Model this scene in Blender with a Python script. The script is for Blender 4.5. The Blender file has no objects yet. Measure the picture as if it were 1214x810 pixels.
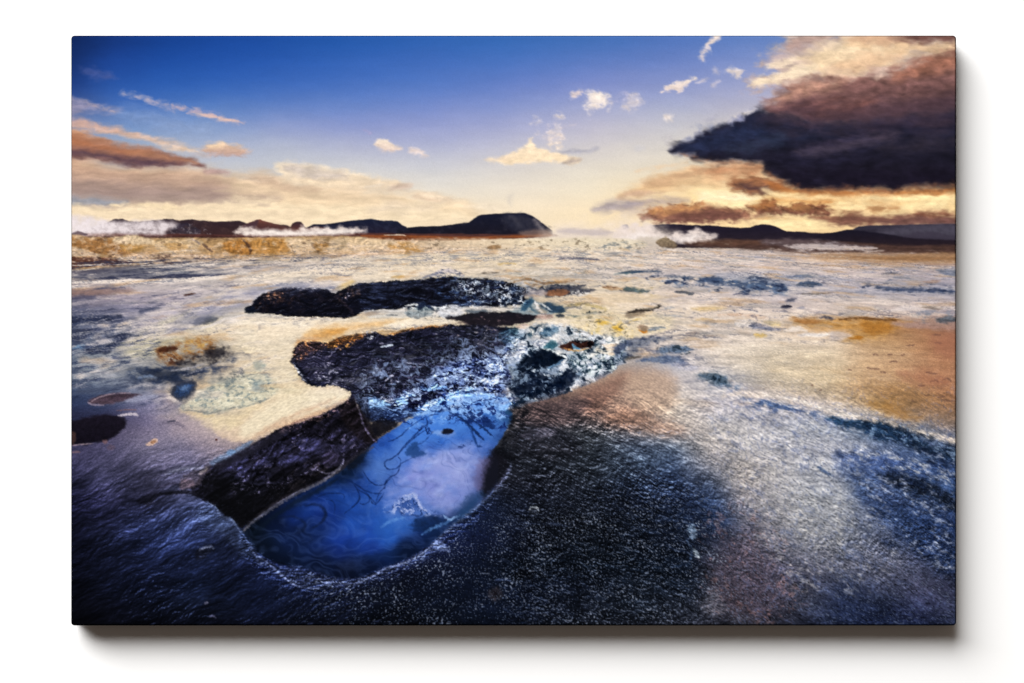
import bpy, math
import numpy as np

# ------------------------------------------------------------------ camera
S = 1 / 700.0                        # one picture unit (photo pixel) in metres
CX, CZ = 607.0, 405.0                # photo centre in picture units
HANG = 1.55                          # height of the photo centre above the floor
DEPTH = 33 * S                       # front of the canvas in front of the wall
GAP = 5 * S                          # the stretcher stands a little off the wall
def wx(x): return (x - CX) * S
def wz(y): return HANG + (CZ - y) * S

sc = bpy.context.scene
col = sc.collection
cam = bpy.data.cameras.new('camera')
cam.lens = 85; cam.sensor_width = 36; cam.clip_start = .05; cam.clip_end = 100
cam_ob = bpy.data.objects.new('camera', cam); col.objects.link(cam_ob)
dist = 1214 * S * cam.lens / cam.sensor_width
cam_ob.location = (0, -DEPTH - dist, HANG)
cam_ob.rotation_euler = (math.radians(90), 0, 0)
sc.camera = cam_ob

# ------------------------------------------------------------ world, lamps
world = bpy.data.worlds.new('World'); sc.world = world
world.use_nodes = True
bg = world.node_tree.nodes['Background']
bg.inputs[0].default_value = (1.0, .80, .66, 1); bg.inputs[1].default_value = .10

def softbox(name, loc, aim, sx, sy, power, colour=(1, 1, 1)):
    L = bpy.data.lights.new(name, 'AREA'); L.shape = 'RECTANGLE'
    L.size = sx; L.size_y = sy; L.energy = power; L.color = colour
    o = bpy.data.objects.new(name, L); col.objects.link(o); o.location = loc
    from mathutils import Vector
    o.rotation_euler = (Vector(aim) - Vector(loc)).to_track_quat('-Z', 'Y').to_euler()
    return o
softbox('key_softbox', (-6.4, -8.2, HANG + 10.0), (0, 0, HANG), 14.5, 9.2, 5550, (1, 1, 1))
sc.view_settings.view_transform = 'Standard'; sc.view_settings.look = 'None'
sc.view_settings.exposure = 0; sc.view_settings.gamma = 1
LIGHT = 1.28                         # light falling on the print, relative to white

# --------------------------------------------------------------- materials
def mat(name):
    m = bpy.data.materials.new(name); m.use_nodes = True
    nt = m.node_tree; b = nt.nodes['Principled BSDF']
    return m, nt, b
def node(nt, kind, **kw):
    n = nt.nodes.new(kind)
    for k, v in kw.items(): setattr(n, k, v)
    return n

def mesh_object(name, verts, faces, m, parent=None):
    me = bpy.data.meshes.new(name); me.from_pydata(verts, [], faces); me.update()
    me.materials.append(m)
    o = bpy.data.objects.new(name, me); col.objects.link(o)
    if parent: o.parent = parent
    return o

# ---------------------------------------------------------------- the wall
wm, nt, b = mat('white_plaster')
b.inputs['Base Color'].default_value = (.90, .90, .895, 1); b.inputs['Roughness'].default_value = .85
tc = node(nt, 'ShaderNodeTexCoord'); nz = node(nt, 'ShaderNodeTexNoise')
nz.inputs['Scale'].default_value = 220; nz.inputs['Detail'].default_value = 4
bp = node(nt, 'ShaderNodeBump'); bp.inputs['Strength'].default_value = .05; bp.inputs['Distance'].default_value = .002
nt.links.new(tc.outputs['Object'], nz.inputs['Vector']); nt.links.new(nz.outputs['Fac'], bp.inputs['Height'])
nt.links.new(bp.outputs['Normal'], b.inputs['Normal'])
W2, W0, W1, T = 6.0, -.2, 5.2, .15
wv = [(-W2, 0, W0), (W2, 0, W0), (W2, 0, W1), (-W2, 0, W1), (-W2, T, W0), (W2, T, W0), (W2, T, W1), (-W2, T, W1)]
wall = mesh_object('wall', wv, [(0, 1, 2, 3), (5, 4, 7, 6), (1, 5, 6, 2), (4, 0, 3, 7), (3, 2, 6, 7), (4, 5, 1, 0)], wm)
wall['kind'] = 'structure'


# ---------------------------------------------------------------------------
# The picture printed on the canvas, painted procedurally (no image files).
# Units are picture units: x 84..1134 from left to right, y 42..742 downwards.
# ---------------------------------------------------------------------------
PX0, PX1, PY0, PY1 = 84.0, 1134.0, 42.0, 742.0
QUAL = 1.25                                   # print samples per unit
NW, NH = int(1050 * QUAL) + 1, int(700 * QUAL) + 1
GX, GY = np.meshgrid(np.linspace(PX0, PX1, NW), np.linspace(PY0, PY1, NH))
GX = GX.astype(np.float32); GY = GY.astype(np.float32)
IMG = np.zeros((NH, NW, 3), np.float32)
HORIZON = 258.0

def hx(s):
    s = s.lstrip('#')
    return np.array([int(s[i:i + 2], 16) / 255 for i in (0, 2, 4)], np.float32)

def sstep(a, b, x):
    t = np.clip((x - a) / (b - a), 0, 1)
    return t * t * (3 - 2 * t)

_ang = np.random.RandomState(11).rand(1024) * 6.2831853
_GRX, _GRY = np.cos(_ang).astype(np.float32), np.sin(_ang).astype(np.float32)

def perlin(x, y, seed=0):
    x0 = np.floor(x); y0 = np.floor(y)
    fx = (x - x0).astype(np.float32); fy = (y - y0).astype(np.float32)
    xi = x0.astype(np.int64); yi = y0.astype(np.int64)
    def g(ix, iy, dx, dy):
        h = (ix * 374761393 + iy * 668265263 + seed * 974634277) & 0xffffffff
        h = ((h ^ (h >> 13)) * 1274126177) & 0xffffffff
        h = (h ^ (h >> 16)) & 1023
        return _GRX[h] * dx + _GRY[h] * dy
    u = fx * fx * fx * (fx * (fx * 6 - 15) + 10); v = fy * fy * fy * (fy * (fy * 6 - 15) + 10)
    a = g(xi, yi, fx, fy); b = g(xi + 1, yi, fx - 1, fy)
    c = g(xi, yi + 1, fx, fy - 1); d = g(xi + 1, yi + 1, fx - 1, fy - 1)
    a = a + u * (b - a); c = c + u * (d - c)
    return (a + v * (c - a)) * 1.5

def fbm(x, y, seed=0, octv=4, gain=.5):
    s = 0; a = 1; n = 0
    for o in range(octv):
        s = s + a * perlin(x, y, seed + o * 17); n += a
        x = x * 2.03 + 5.2; y = y * 2.03 + 1.7; a *= gain
    return s / n * 1.3

def ridged(x, y, seed=0, octv=4, gain=.55):
    s = 0; a = 1; n = 0
    for o in range(octv):
        s = s + a * (1 - 2 * np.abs(perlin(x, y, seed + o * 13))); n += a
        x = x * 2.1 + 3.1; y = y * 2.1 + 7.7; a *= gain
    return s / n

def ground(x, y):
    """perspective of the plain: 1 unit = 1 picture unit at the bottom edge"""
    d = np.maximum(y - HORIZON, 6.0)
    return (x - 620) / d * 450, 450 * np.log(d)

def blur(a, r):
    """about a gaussian of sigma r picture units"""
    n = max(1, int(round(r * QUAL)))
    for _ in range(3):
        for ax in (0, 1):
            p = [(0, 0)] * a.ndim; p[ax] = (n + 1, n)
            c = np.cumsum(np.pad(a, p, mode='edge'), axis=ax, dtype=np.float64)
            hi = np.take(c, range(2 * n + 1, c.shape[ax]), axis=ax)
            lo = np.take(c, range(0, c.shape[ax] - 2 * n - 1), axis=ax)
            a = ((hi - lo) / (2 * n + 1)).astype(np.float32)
    return a

def pts(s):
    return np.array([[float(v) for v in p.split(',')] for p in s.split()], np.float32)

def spline(P, closed, k=5):
    n = len(P); out = []
    rng = range(n if closed else n - 1)
    for i in rng:
        p0, p1, p2, p3 = ((P[(i - 1) % n], P[i], P[(i + 1) % n], P[(i + 2) % n]) if closed else
                          (P[max(i - 1, 0)], P[i], P[i + 1], P[min(i + 2, n - 1)]))
        for t in np.arange(k) / k:
            out.append(.5 * (2 * p1 + (p2 - p0) * t + (2 * p0 - 5 * p1 + 4 * p2 - p3) * t * t + (3 * p1 - p0 - 3 * p2 + p3) * t ** 3))
    if not closed: out.append(P[-1])
    return np.array(out, np.float32)

def window(P, m):
    x0, y0 = P[:, 0].min() - m, P[:, 1].min() - m; x1, y1 = P[:, 0].max() + m, P[:, 1].max() + m
    j0 = int(np.clip((x0 - PX0) * QUAL, 0, NW)); j1 = int(np.clip((x1 - PX0) * QUAL + 2, 0, NW))
    i0 = int(np.clip((y0 - PY0) * QUAL, 0, NH)); i1 = int(np.clip((y1 - PY0) * QUAL + 2, 0, NH))
    return slice(i0, i1), slice(j0, j1)

def sd_poly(P, x, y):
    d = np.full(x.shape, 1e9, np.float32); ins = np.zeros(x.shape, bool)
    n = len(P)
    for i in range(n):
        ax, ay = P[i]; bx, by = P[(i + 1) % n]
        ex, ey = bx - ax, by - ay; L = ex * ex + ey * ey + 1e-9
        t = np.clip(((x - ax) * ex + (y - ay) * ey) / L, 0, 1)
        d = np.minimum(d, (x - ax - t * ex) ** 2 + (y - ay - t * ey) ** 2)
        if ay != by:
            c = ((ay > y) != (by > y)) & (x < (bx - ax) * (y - ay) / (by - ay) + ax)
            ins ^= c
    d = np.sqrt(d)
    return np.where(ins, d, -d)

_seed = [100]
def rough_noise(x, y, amp, rs, asp=1.0):
    if not amp: return 0
    _seed[0] += 7
    return amp * fbm(x / (rs * asp), y / rs, _seed[0], 3, .6)

def pmask(s, soft=1.0, rough=0, rs=8, asp=1.0, smooth=True):
    P = pts(s)
    if smooth: P = spline(P, True)
    w = window(P, soft * 1.5 + rough * 1.2 + 2)
    x, y = GX[w], GY[w]
    if x.size == 0: return w, np.zeros(x.shape, np.float32)
    d = sd_poly(P, x, y) + rough_noise(x, y, rough, rs, asp)
    return w, sstep(-soft, soft, d)

def lay(w, m, col):
    """col: colour or array; m: opacity"""
    IMG[w] += (col - IMG[w]) * m[..., None]

def poly(s, col, soft=1.0, rough=0, rs=8, asp=1.0, a=1.0, col2=None, tex=0, ts=6, tasp=1.0, smooth=True):
    """flat or top-to-bottom graded patch; tex adds fractal tone"""
    w, m = pmask(s, soft, rough, rs, asp, smooth)
    if m.size == 0: return
    c = hx(col)
    if col2 is not None:
        P = pts(s); t = np.clip((GY[w] - P[:, 1].min()) / max(1, np.ptp(P[:, 1])), 0, 1)[..., None]
        c = c * (1 - t) + hx(col2) * t
    if tex:
        _seed[0] += 7
        c = c * (1 + tex * fbm(GX[w] / (ts * tasp), GY[w] / ts, _seed[0], 4, .6))[..., None]
    lay(w, m * a, c)

def stroke(s, wid, col, soft=.8, rough=0, rs=6, a=1.0, taper=True, dash=0, ds=6, asp=1.0):
    """tapered brush line; dash breaks it up"""
    P = spline(pts(s), False)
    w = window(P, wid + soft * 1.5 + rough + 2)
    x, y = GX[w], GY[w]
    if x.size == 0: return
    d = np.full(x.shape, -1e9, np.float32); n = len(P) - 1
    for i in range(n):
        ax, ay = P[i]; ex, ey = P[i + 1] - P[i]; L = ex * ex + ey * ey + 1e-9
        t = np.clip(((x - ax) * ex + (y - ay) * ey) / L, 0, 1)
        q = (i + t) / n
        r = wid * (np.sqrt(np.clip(4 * q * (1 - q), 0.02, 1)) if taper else 1)
        d = np.maximum(d, r - np.sqrt((x - ax - t * ex) ** 2 + (y - ay - t * ey) ** 2))
    d = d + rough_noise(x, y, rough, rs, asp)
    m = sstep(-soft, soft, d) * a
    if dash:
        _seed[0] += 7
        m = m * np.clip(1 - dash * sstep(-.15, .25, fbm(x / (ds * asp), y / ds, _seed[0], 3)), 0, 1)
    lay(w, m, hx(col))

def flecks(s, col, thr=.1, wid=.15, sc=6, asp=2.0, soft=6, rough=4, a=1.0, persp=False, ang=0, octv=3, ridge=False, warp=0, gain=.45):
    """broken patches of one colour inside an outline"""
    w, m = pmask(s, soft, rough, 10)
    if m.size == 0: return
    _seed[0] += 7
    x, y = GX[w], GY[w]
    if persp:
        x, y = ground(x, y)
    if ang:
        c_, s_ = np.cos(np.radians(ang)), np.sin(np.radians(ang))
        x, y = x * c_ + y * s_, -x * s_ + y * c_
    if warp:
        wx = fbm(x / (sc * 3), y / (sc * 3), _seed[0] + 3, 3); wy = fbm(x / (sc * 3) + 9, y / (sc * 3), _seed[0] + 4, 3)
        x = x + wx * warp; y = y + wy * warp
    f = ridged if ridge else fbm
    X, Y = x / (sc * asp * 1.9), y / (sc * 1.9)
    n = f(X, Y, _seed[0], octv + 1, .6)
    big = fbm(X / 4.3 + 3, Y / 4.3, _seed[0] + 51, 2)
    lay(w, m * sstep(thr - .5 * wid, thr + 2.4 * wid, n + .45 * big) * a, hx(col) * (1 + .16 * perlin(X * 3.1, Y * 3.1, _seed[0] + 5))[..., None])

def smear(y0, y1, layers):
    """break up outlines: look the picture up through fractal displacement"""
    global IMG
    dx = 0; dy = 0
    for k, (sx, sy, ax, ay, persp) in enumerate(layers):
        x, y = ground(GX, GY) if persp else (GX, GY)
        dx = dx + ax * fbm(x / sx, y / sy, 300 + 9 * k, 3, .55)
        dy = dy + ay * fbm(x / sx + 31, y / sy + 17, 304 + 9 * k, 3, .55)
    m = sstep(y0 - 6, y0 + 6, GY) * (1 - sstep(y1 - 6, y1 + 6, GY))
    if layers[0][4]: m = m * np.clip((GY - HORIZON) / 250, .08, 1)
    X = np.clip((GX - PX0 + dx * m) * QUAL, 0, NW - 1.001); Y = np.clip((GY - PY0 + dy * m) * QUAL, 0, NH - 1.001)
    j = X.astype(int); i = Y.astype(int); fx = (X - j)[..., None].astype(np.float32); fy = (Y - i)[..., None].astype(np.float32)
    IMG = (IMG[i, j] * (1 - fx) + IMG[i, j + 1] * fx) * (1 - fy) + (IMG[i + 1, j] * (1 - fx) + IMG[i + 1, j + 1] * fx) * fy

def emboss(h, dx=1.4, dy=1.8):
    """light and shade of a bumpy crust of height h"""
    a = np.roll(h, (int(round(dy * QUAL)), int(round(dx * QUAL))), (0, 1))
    e = h - a
    return e / (e.std() + 1e-6)

def rows(table, x, y, anis=1):
    """colour table: list of (y, [(x, colour)...]); linear in x and smooth in y"""
    xs = np.linspace(PX0, PX1, NW)
    prof = []
    for yy, lst in table:
        X = [p[0] for p in lst]; C = np.array([hx(p[1]) for p in lst])
        prof.append(np.stack([np.interp(xs, X, C[:, k]) for k in range(3)], -1))
    prof = np.array(prof, np.float32); Y = [t[0] for t in table]
    yv = np.linspace(PY0, PY1, NH)
    out = np.zeros((NH, NW, 3), np.float32)
    for i, v in enumerate(yv):
        k = int(np.clip(np.searchsorted(Y, v) - 1, 0, len(Y) - 2))
        t = np.clip((v - Y[k]) / (Y[k + 1] - Y[k]), 0, 1)
        out[i] = prof[k] * (1 - t) + prof[k + 1] * t
    return out

def R(y, s):
    return (y, [(float(p.split(':')[0]), p.split(':')[1]) for p in s.split()])

# ---- 1. broad colour of the sky ------------------------------------------
SKY = [
 R(42, '84:#0f2352 130:#14306e 200:#153c86 300:#1a4592 400:#1f4f9a 500:#2a5aa4 600:#3161a8 700:#3b67ab 800:#4a6db0 900:#5a7ab8 1134:#7f90b8'),
 R(70, '84:#152b60 130:#1b3f8a 200:#1d4897 300:#2450a0 400:#2f5ba9 500:#3b63ae 600:#446cb4 700:#5674b6 800:#647cba 900:#7a8cc0 1134:#9aa0bd'),
 R(100,'84:#1c3878 130:#27519e 200:#2a57a5 300:#355fac 400:#4268b2 500:#4f72b8 600:#6079bb 700:#7786bf 800:#8490c0 900:#9aa0c4 1134:#a8a6b8'),
 R(125,'84:#3d568f 150:#4167ac 250:#4f73b3 330:#5a78b6 420:#647fbc 520:#7084bf 620:#8190c2 700:#989fc4 800:#a2a8c5 900:#b0aec0 1134:#b0aab0'),
 R(150,'84:#7a86a8 150:#6a88b8 250:#7b93be 330:#8794bf 420:#8591c2 520:#8f98c4 620:#a0a4c6 700:#b5b3c6 800:#c0bfc6 900:#c8c0bc 1134:#b8a8a0'),
 R(175,'84:#a8a2a8 150:#9aa6b8 250:#a2abc2 330:#aab0c2 420:#a9adc4 520:#aaaec8 620:#bcbbc8 700:#cac5c6 800:#d2ccc4 900:#d6c8b4 1134:#c8b09a'),
 R(200,'84:#b5a49c 150:#b3ada9 250:#b8bbc2 330:#bdc0c6 420:#c5c6c9 520:#c6c6ca 620:#d2ccc6 700:#dcd4c6 800:#dfd4c0 900:#e5cda8 1134:#e0b888'),
 R(225,'84:#c0a48c 250:#ccb8a2 330:#d6c6b0 420:#ddd2c2 520:#dcd6cb 620:#e2d8c8 700:#e8dcc4 800:#f0d8ae 900:#f5d5a0 1134:#e8b878'),
 R(245,'84:#d5c0a2 250:#e6cfae 330:#e8d2b0 420:#ead8ba 520:#ead9be 620:#ecdcc2 700:#efdcbc 800:#f2d2a0 900:#f3d49c 1134:#e2b67e'),
 R(265,'84:#eddcc4 250:#eedab8 330:#efdcbc 420:#f0dcbc 520:#f0dcbc 620:#eedcbf 700:#f2ddb8 800:#f2d8aa 900:#f8dca4 1134:#e6be88'),
 R(300,'84:#eddcc4 620:#eedcbf 1134:#e6be88'),
]
IMG[:] = rows(SKY, GX, GY)
IMG[:] = blur(IMG, 7)
CL = fbm(GX / 60, GY / 12, 3, 5, .55)
IMG[:] = IMG * (1 + .02 * CL[..., None])

def cloud(s, col, soft=2, rough=2, rs=6, asp=2, a=1, col2=None, tex=.08, ts=6, tasp=2.4):
    poly(s, col, soft * 1.7 + .6, rough * 1.7, rs * 1.2, asp, a, col2, (tex or 0) * 1.5 + .05, ts, tasp)
def wisp(s, wid, col, soft=2, rough=2, rs=6, a=1, asp=2):
    stroke(s, wid * .9, col, soft * 1.7, rough * 1.7, rs, a, asp=max(asp, 2), dash=.55, ds=5)
# ---- 2. clouds -----------------------------------------------------------
# left bank
cloud('70,188 130,196 200,198 250,201 290,206 330,211 345,216 420,222 470,226 520,236 560,244 560,258 420,262 250,262 70,262', '#d0b090', 6, 5, 10, 4, .8, '#ecd4b0', .10, 10, 5)
cloud('70,190 110,192 150,199 210,203 250,210 270,222 250,236 180,240 70,240', '#c09a80', 8, 4, 8, 4, .85, '#96827c', .12, 8, 5)
cloud('70,216 120,218 200,224 280,228 330,236 250,242 150,240 70,238', '#937f7c', 7, 4, 8, 4, .6, None, .1, 8, 5)
cloud('70,233 100,233 150,238 130,243 70,242', '#8d95a4', 3, 2, 6, 4, .75)
cloud('70,244 120,246 170,243 205,245 245,241 262,237 300,236 345,240 420,243 470,240 520,246 520,262 70,262', '#efdab8', 3, 4, 6, 3, .85, '#ecd8b8', .05, 6, 4)
cloud('70,250 150,254 250,251 350,250 350,256 200,262 70,262', '#dcc8ac', 5, 3, 6, 4, .5)
for s in ('168,243 176,241 186,243 178,247', '186,245 200,241 214,246 200,249', '132,242 138,241 143,244 136,245'):
    cloud(s, '#f0dab4', 1.5, 1.5, 4, 2, .9)
cloud('325,197 334,192.5 352,192 372,196 392,199 410,203 430,207 455,213 480,219 484,221 462,222 440,221 420,223 380,220 350,216 335,208', '#eddcc2', 2.2, 2, 6, 2, .95, '#e4cdb0', .05, 7, 3)
cloud('334,196 355,195 380,201 400,204 415,212 385,213 360,211 340,205', '#bfb3ac', 4, 3, 6, 3, .8)
cloud('295,210 315,209 332,212 340,218 358,220 378,224 372,227 345,226 322,222 305,216', '#c3a890', 2.5, 2, 5, 3, .75)
cloud('330,214 350,212 400,214 430,220 380,222 345,218', '#e8d2b4', 3, 2, 5, 3, .8)
cloud('463,222 475,218 488,221 478,225 466,226', '#cbb3a2', 2, 1.5, 5, 2, .8)
cloud('494,233 506,229 520,231 536,237 520,239 505,237', '#d9c0a6', 1.8, 1.5, 5, 2, .9)
cloud('500,231 510,229.5 522,232 533,237 515,235', '#efdcc2', 1.5, 1, 5, 2, .8)
cloud('440,246 470,241 500,243 520,247 490,251 450,251', '#d6c4b0', 4, 3, 6, 3, .55)
cloud('550,247 575,243 600,246 580,250', '#e8d8c2', 3, 2, 5, 3, .5)
wisp('84,230 130,234 200,238 260,239 320,243', 2.2, '#a6938a', 2.5, 2, 8, .55, asp=4)
wisp('110,206 160,212 210,215 260,217', 3, '#ab8e7c', 3, 2, 8, .5, asp=4)
wisp('250,226 300,229 360,231 420,236', 2, '#cdb599', 2.5, 2, 8, .55, asp=4)
# left dark lenticular cloud
cloud('70,151 90,154 106,159 118,164 140,170 165,174 190,178 212,184 230,189 244,197.5 222,196 200,196.5 178,197 150,195 130,190 108,188 70,184', '#c59271', 2, 2.2, 6, 3, .97, '#74504c', .10, 5, 4)
cloud('70,175 95,177 120,181 150,186 180,190 206,193 220,195 196,196 172,196 145,193 120,188 70,183', '#513d49', 3, 2, 5, 4, .9)
cloud('70,159 95,162 115,170 150,177 178,182 150,183 115,178 70,172', '#a5694a', 3.5, 2, 5, 4, .75)
cloud('150,179 185,182 215,188 235,194 205,190 170,185', '#b07d5e', 2.5, 1.5, 5, 4, .7)
# pale streak over it
cloud('70,141 95,142 110,147 135,151 160,157 182,163 205,168 222,174 236,180 215,179 190,173 165,166 140,161 112,155 88,151 70,149', '#c79f92', 2.5, 2.5, 6, 3, .9, '#dcbfa4', .08, 5, 4)
wisp('84,143 100,145 125,151 150,158', 2, '#d3a793', 2, 1.5, 6, .7)
cloud('228,183 240,182 250,186 238,187', '#c9b1a6', 2, 1, 5, 2, .6)
cloud('70,110 88,115 104,122 125,127 145,133 130,134 108,131 96,136 84,142 70,146', '#a597a8', 4, 4, 7, 3, .7)
wisp('84,116 100,122 120,128 142,132', 1.6, '#b5a2a8', 2, 2, 6, .7, asp=2)
cloud('98,81 112,83 122,87 133,91 118,93 104,90', '#5c6299', 3.5, 3, 5, 2, .5)
wisp('146,111 160,113 176,119 192,122 205,128 218,127', 3.2, '#8f92b2', 2, 2.5, 5, .9, asp=2)
wisp('150,113 172,117 188,122', 1.4, '#b2a8b8', 1.5, 1.5, 4, .8, asp=2)
wisp('175,120 195,128 206,133', 1.6, '#8f92b4', 1.6, 1.5, 4, .8)
wisp('205,126 222,129 236,134 252,139 270,143 290,146', 3.2, '#c2a8ae', 1.8, 2.2, 5, .92, asp=2)
wisp('228,133 245,138 262,142 286,145', 1.8, '#dbb9ac', 1.4, 1.2, 5, .85, asp=2)
wisp('225,131 245,131 264,136', 1.4, '#8b90b8', 1.8, 1.5, 5, .6)
cloud('140,133 170,130 210,140 250,152 230,160 180,150 150,142', '#8f9dbd', 8, 5, 8, 3, .45)
# small clouds of the left side
cloud('239,177 245,171.5 256,169 268,170.5 280,173 294,177 297,180 285,183.5 268,184 252,183 242,181', '#dfbf9f', 1.8, 1.8, 4, 2, .97, '#b5948a', .06, 5, 3)
cloud('246,172 258,170 268,172 262,176 250,176', '#e8cbaa', 1.8, 1, 4, 2, .8)
cloud('243,204 250,201 262,201 272,205 262,208 248,207', '#ad8f8a', 1.8, 1.2, 4, 2, .85)
# centre clouds
cloud('446,172 450,166.5 458,165 464,169 472,173 478,177 470,179.5 456,179.5 448,177', '#f1dfc9', 1.5, 1.5, 4, 1.6, .97, '#dcc6ba', .05, 5)
cloud('483,179 490,176 497,178 505,184 508,187 499,185 488,183', '#dccbc4', 1.5, 1.6, 4, 1.6, .92)
wisp('428,154 434,156 438,159', 1.3, '#a99cc0', 1.5, 1, 4, .5)
cloud('577,189 590,186.5 604,183 616,177.5 626,170 633,165.5 635,171 639,175.5 648,177 658,181 668,184 680,187.5 688,191 678,193.5 660,192 640,191.5 622,194.5 606,195 590,192', '#f5e1c4', 1.8, 2, 5, 1.8, .96, '#f3dab6', .05, 6, 2)
cloud('577,189 596,185 612,185 596,190', '#e9d2b8', 2, 1.5, 5, 2, .6)
cloud('662,180 676,177.5 692,178 706,174.5 710,176.5 694,182 674,183', '#a3a2b0', 1.8, 1.5, 5, 3, .8)
cloud('668,191 680,188.5 689,189.5 684,193 672,193.5', '#a39692', 1.6, 1.2, 4, 2, .8)
def puff(s, col, a=.9, thr=-.15, sc=4):
    flecks(s, col, thr, .4, sc, 1.3, 3.5, 3, a)
puff('656,136 662,132 670,135 668,140 660,140', '#ecdccf', 1, -.4)
puff('646,158 650,146 660,144 668,150 672,160 664,166 650,166', '#dccfd0', .95, -.2)
puff('648,162 660,158 670,162 664,168 650,167', '#ecd9cc', .9, -.1)
puff('651,172 655,167 664,169 663,176 653,176', '#f0dcc8', 1, -.4)
puff('632,148 635,141 641,142 640,148', '#cdc6cc', .9, -.2)
puff('632,161 636,157 641,160 638,164', '#d8ccc8', .8, -.2)
wisp('668,152 676,149 684,148', 1.6, '#c5bcc6', 2, 1.5, 4, .6)
cloud('676,114.5 681,110 688,107 692,108 688,112 680,116', '#e2d0cc', 1.5, 1.4, 3, 1.3, .92)
puff('690,122 695,112 706,108 718,109 722,114 716,126 704,130 696,136', '#eaddd4', 1, -.32, 5)
puff('700,118 706,110 716,109 722,112 714,122 704,124', '#f3e4d4', .95, -.15, 4)
puff('718,130 722,121 727,124 722,131', '#e2d4ce', .8, -.3)
puff('728,118 740,108 746,112 736,122', '#b5b2cc', .7, -.3, 5)
puff('738,126 744,115 756,112 760,120 756,132 744,134', '#d9ccca', .85, -.2, 5)
puff('742,154 745,148 750,152 747,158', '#c8c4cc', .6, -.3)
cloud('693,121 699,113 708,110 717,111 720,117 713,125 702,127', '#eaddd4', 2, 3, 4, 1.4, .75)
cloud('699,117 706,111.5 715,112 714,118 705,121', '#f5e8da', 1.6, 2, 4, 1.4, .75)
cloud('651,158 656,149 663,147 668,153 668,160 660,164 653,163', '#ddd2d0', 2, 3, 4, 1.2, .5)
cloud('742,128 746,118 754,114 758,120 752,129', '#d8ccc9', 2, 3, 4, 1.2, .5)
# right-hand wisps
cloud('831,69 836,56 842,48 847,40 860,38 853,46 844,54 838,64 834,71', '#d6c8c8', 2, 2.5, 5, 1, .9)
cloud('838,56 845,46 850,40 858,40 848,50', '#e8d8cc', 2, 1.5, 4, 1, .85)
cloud('783,109 790,104 800,99 810,96 822,91 823,94 814,102 806,110 800,106 792,108', '#efdfd0', 1.4, 2, 4, 1.2, .97, '#e4d2cc', .05)
cloud('828,98 834,93 838,94 834,98', '#d2c8cc', 1.4, 1, 4, 1, .8)
cloud('844,101 850,97 854,98 848,103', '#cfc4ca', 1.6, 1, 4, 1, .7)
cloud('845,86 850,81.5 855,84 852,88', '#c2bcca', 2, 1, 4, 1, .7)
cloud('861,86 868,82 876,82 881,87 878,92 872,91 866,87', '#e0d2cb', 1.6, 1.5, 4, 1, .92)
cloud('787,141 793,137 800,138 797,143 790,144', '#dfd3cc', 1.6, 1.3, 4, 1, .9)
cloud('838,142 844,137 848,138 843,143', '#a9a8b8', 1.6, 1.3, 4, 1, .7)
puff('780,172 788,160 800,162 804,176 792,182', '#b3aeb4', .6, -.25, 5)
puff('820,150 840,146 850,152 836,158', '#8b92ac', .6, -.3, 5)
cloud('752,177 758,173 764,176 757,179', '#c5c3c8', 2, 1, 4, 1, .6)

# ---- 3. storm cloud at the right -----------------------------------------
cloud('903,72 918,60 935,48 945,36 1150,36 1150,80 1060,100 1000,112 950,118 922,106 895,104 886,101 905,92 925,86 915,80', '#dcbfa2', 5, 7, 10, 1.6, .75, '#c9a085', .18, 12, 2)
cloud('907,76 920,66 940,56 960,50 960,58 940,66 925,74', '#b7a7ae', 4, 4, 7, 2, .7)
cloud('930,58 945,42 960,38 1000,38 990,46 965,52 948,60', '#b3948a', 4, 4, 7, 2, .75, None, .12)
cloud('908,78 926,70 946,68 950,72 930,79 914,84', '#efd9bf', 2, 3, 6, 2, .9)
cloud('887,101 900,94 920,89 940,80 965,75 985,78 960,88 946,92 925,97 905,101', '#f3dec0', 2.2, 3, 6, 2, .95, None, .06)
cloud('960,62 990,50 1020,44 1060,52 1080,60 1064,72 1030,82 1000,88 975,84 960,74', '#f3dcb8', 6, 5, 10, 2, .9, '#efcfa6', .1, 9, 2)
cloud('985,80 1020,66 1050,62 1075,60 1055,74 1020,84', '#e9c19c', 4, 4, 7, 2, .7)
cloud('1000,48 1030,40 1070,46 1100,52 1134,50 1134,66 1100,66 1060,58 1030,56', '#e5c29a', 4, 4, 8, 2, .85, None, .1)
wisp('930,104 938,98 945,104 934,112', 2.5, '#e4d0c0', 2.5, 2, 5, .8)
cloud('1060,44 1075,38 1150,36 1150,46 1110,50 1080,49', '#6b4640', 3, 3, 6, 3, .92, None, .15)
cloud('1005,44 1040,38 1075,44 1060,50 1030,52', '#c99c80', 4, 3, 6, 3, .6)
# brown shoulder
cloud('902,130 915,118 930,106 955,97 985,94 1010,92 1035,90 1060,84 1085,74 1110,66 1150,58 1150,150 1040,150 960,146 920,140', '#96695c', 5, 7, 10, 2, .95, '#5c4248', .22, 12, 2.2)
cloud('908,124 930,108 960,98 1000,96 990,104 960,112 930,122', '#b88c78', 5, 4, 8, 2.4, .75, None, .15)
cloud('1060,88 1090,74 1134,64 1134,82 1100,88 1070,96', '#a8705a', 5, 4, 7, 2.5, .7, None, .15)
cloud('980,116 1030,104 1080,96 1134,90 1134,110 1070,114 1020,124', '#71504e', 6, 5, 9, 3, .75, None, .2)
cloud('920,132 960,122 1000,124 1040,120 1010,134 960,140 930,140', '#8c5b54', 5, 4, 8, 3, .75, None, .15)
cloud('1000,140 1050,128 1100,120 1134,118 1134,134 1080,136 1030,144', '#5a4148', 5, 4, 8, 3, .75, None, .2)
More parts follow.
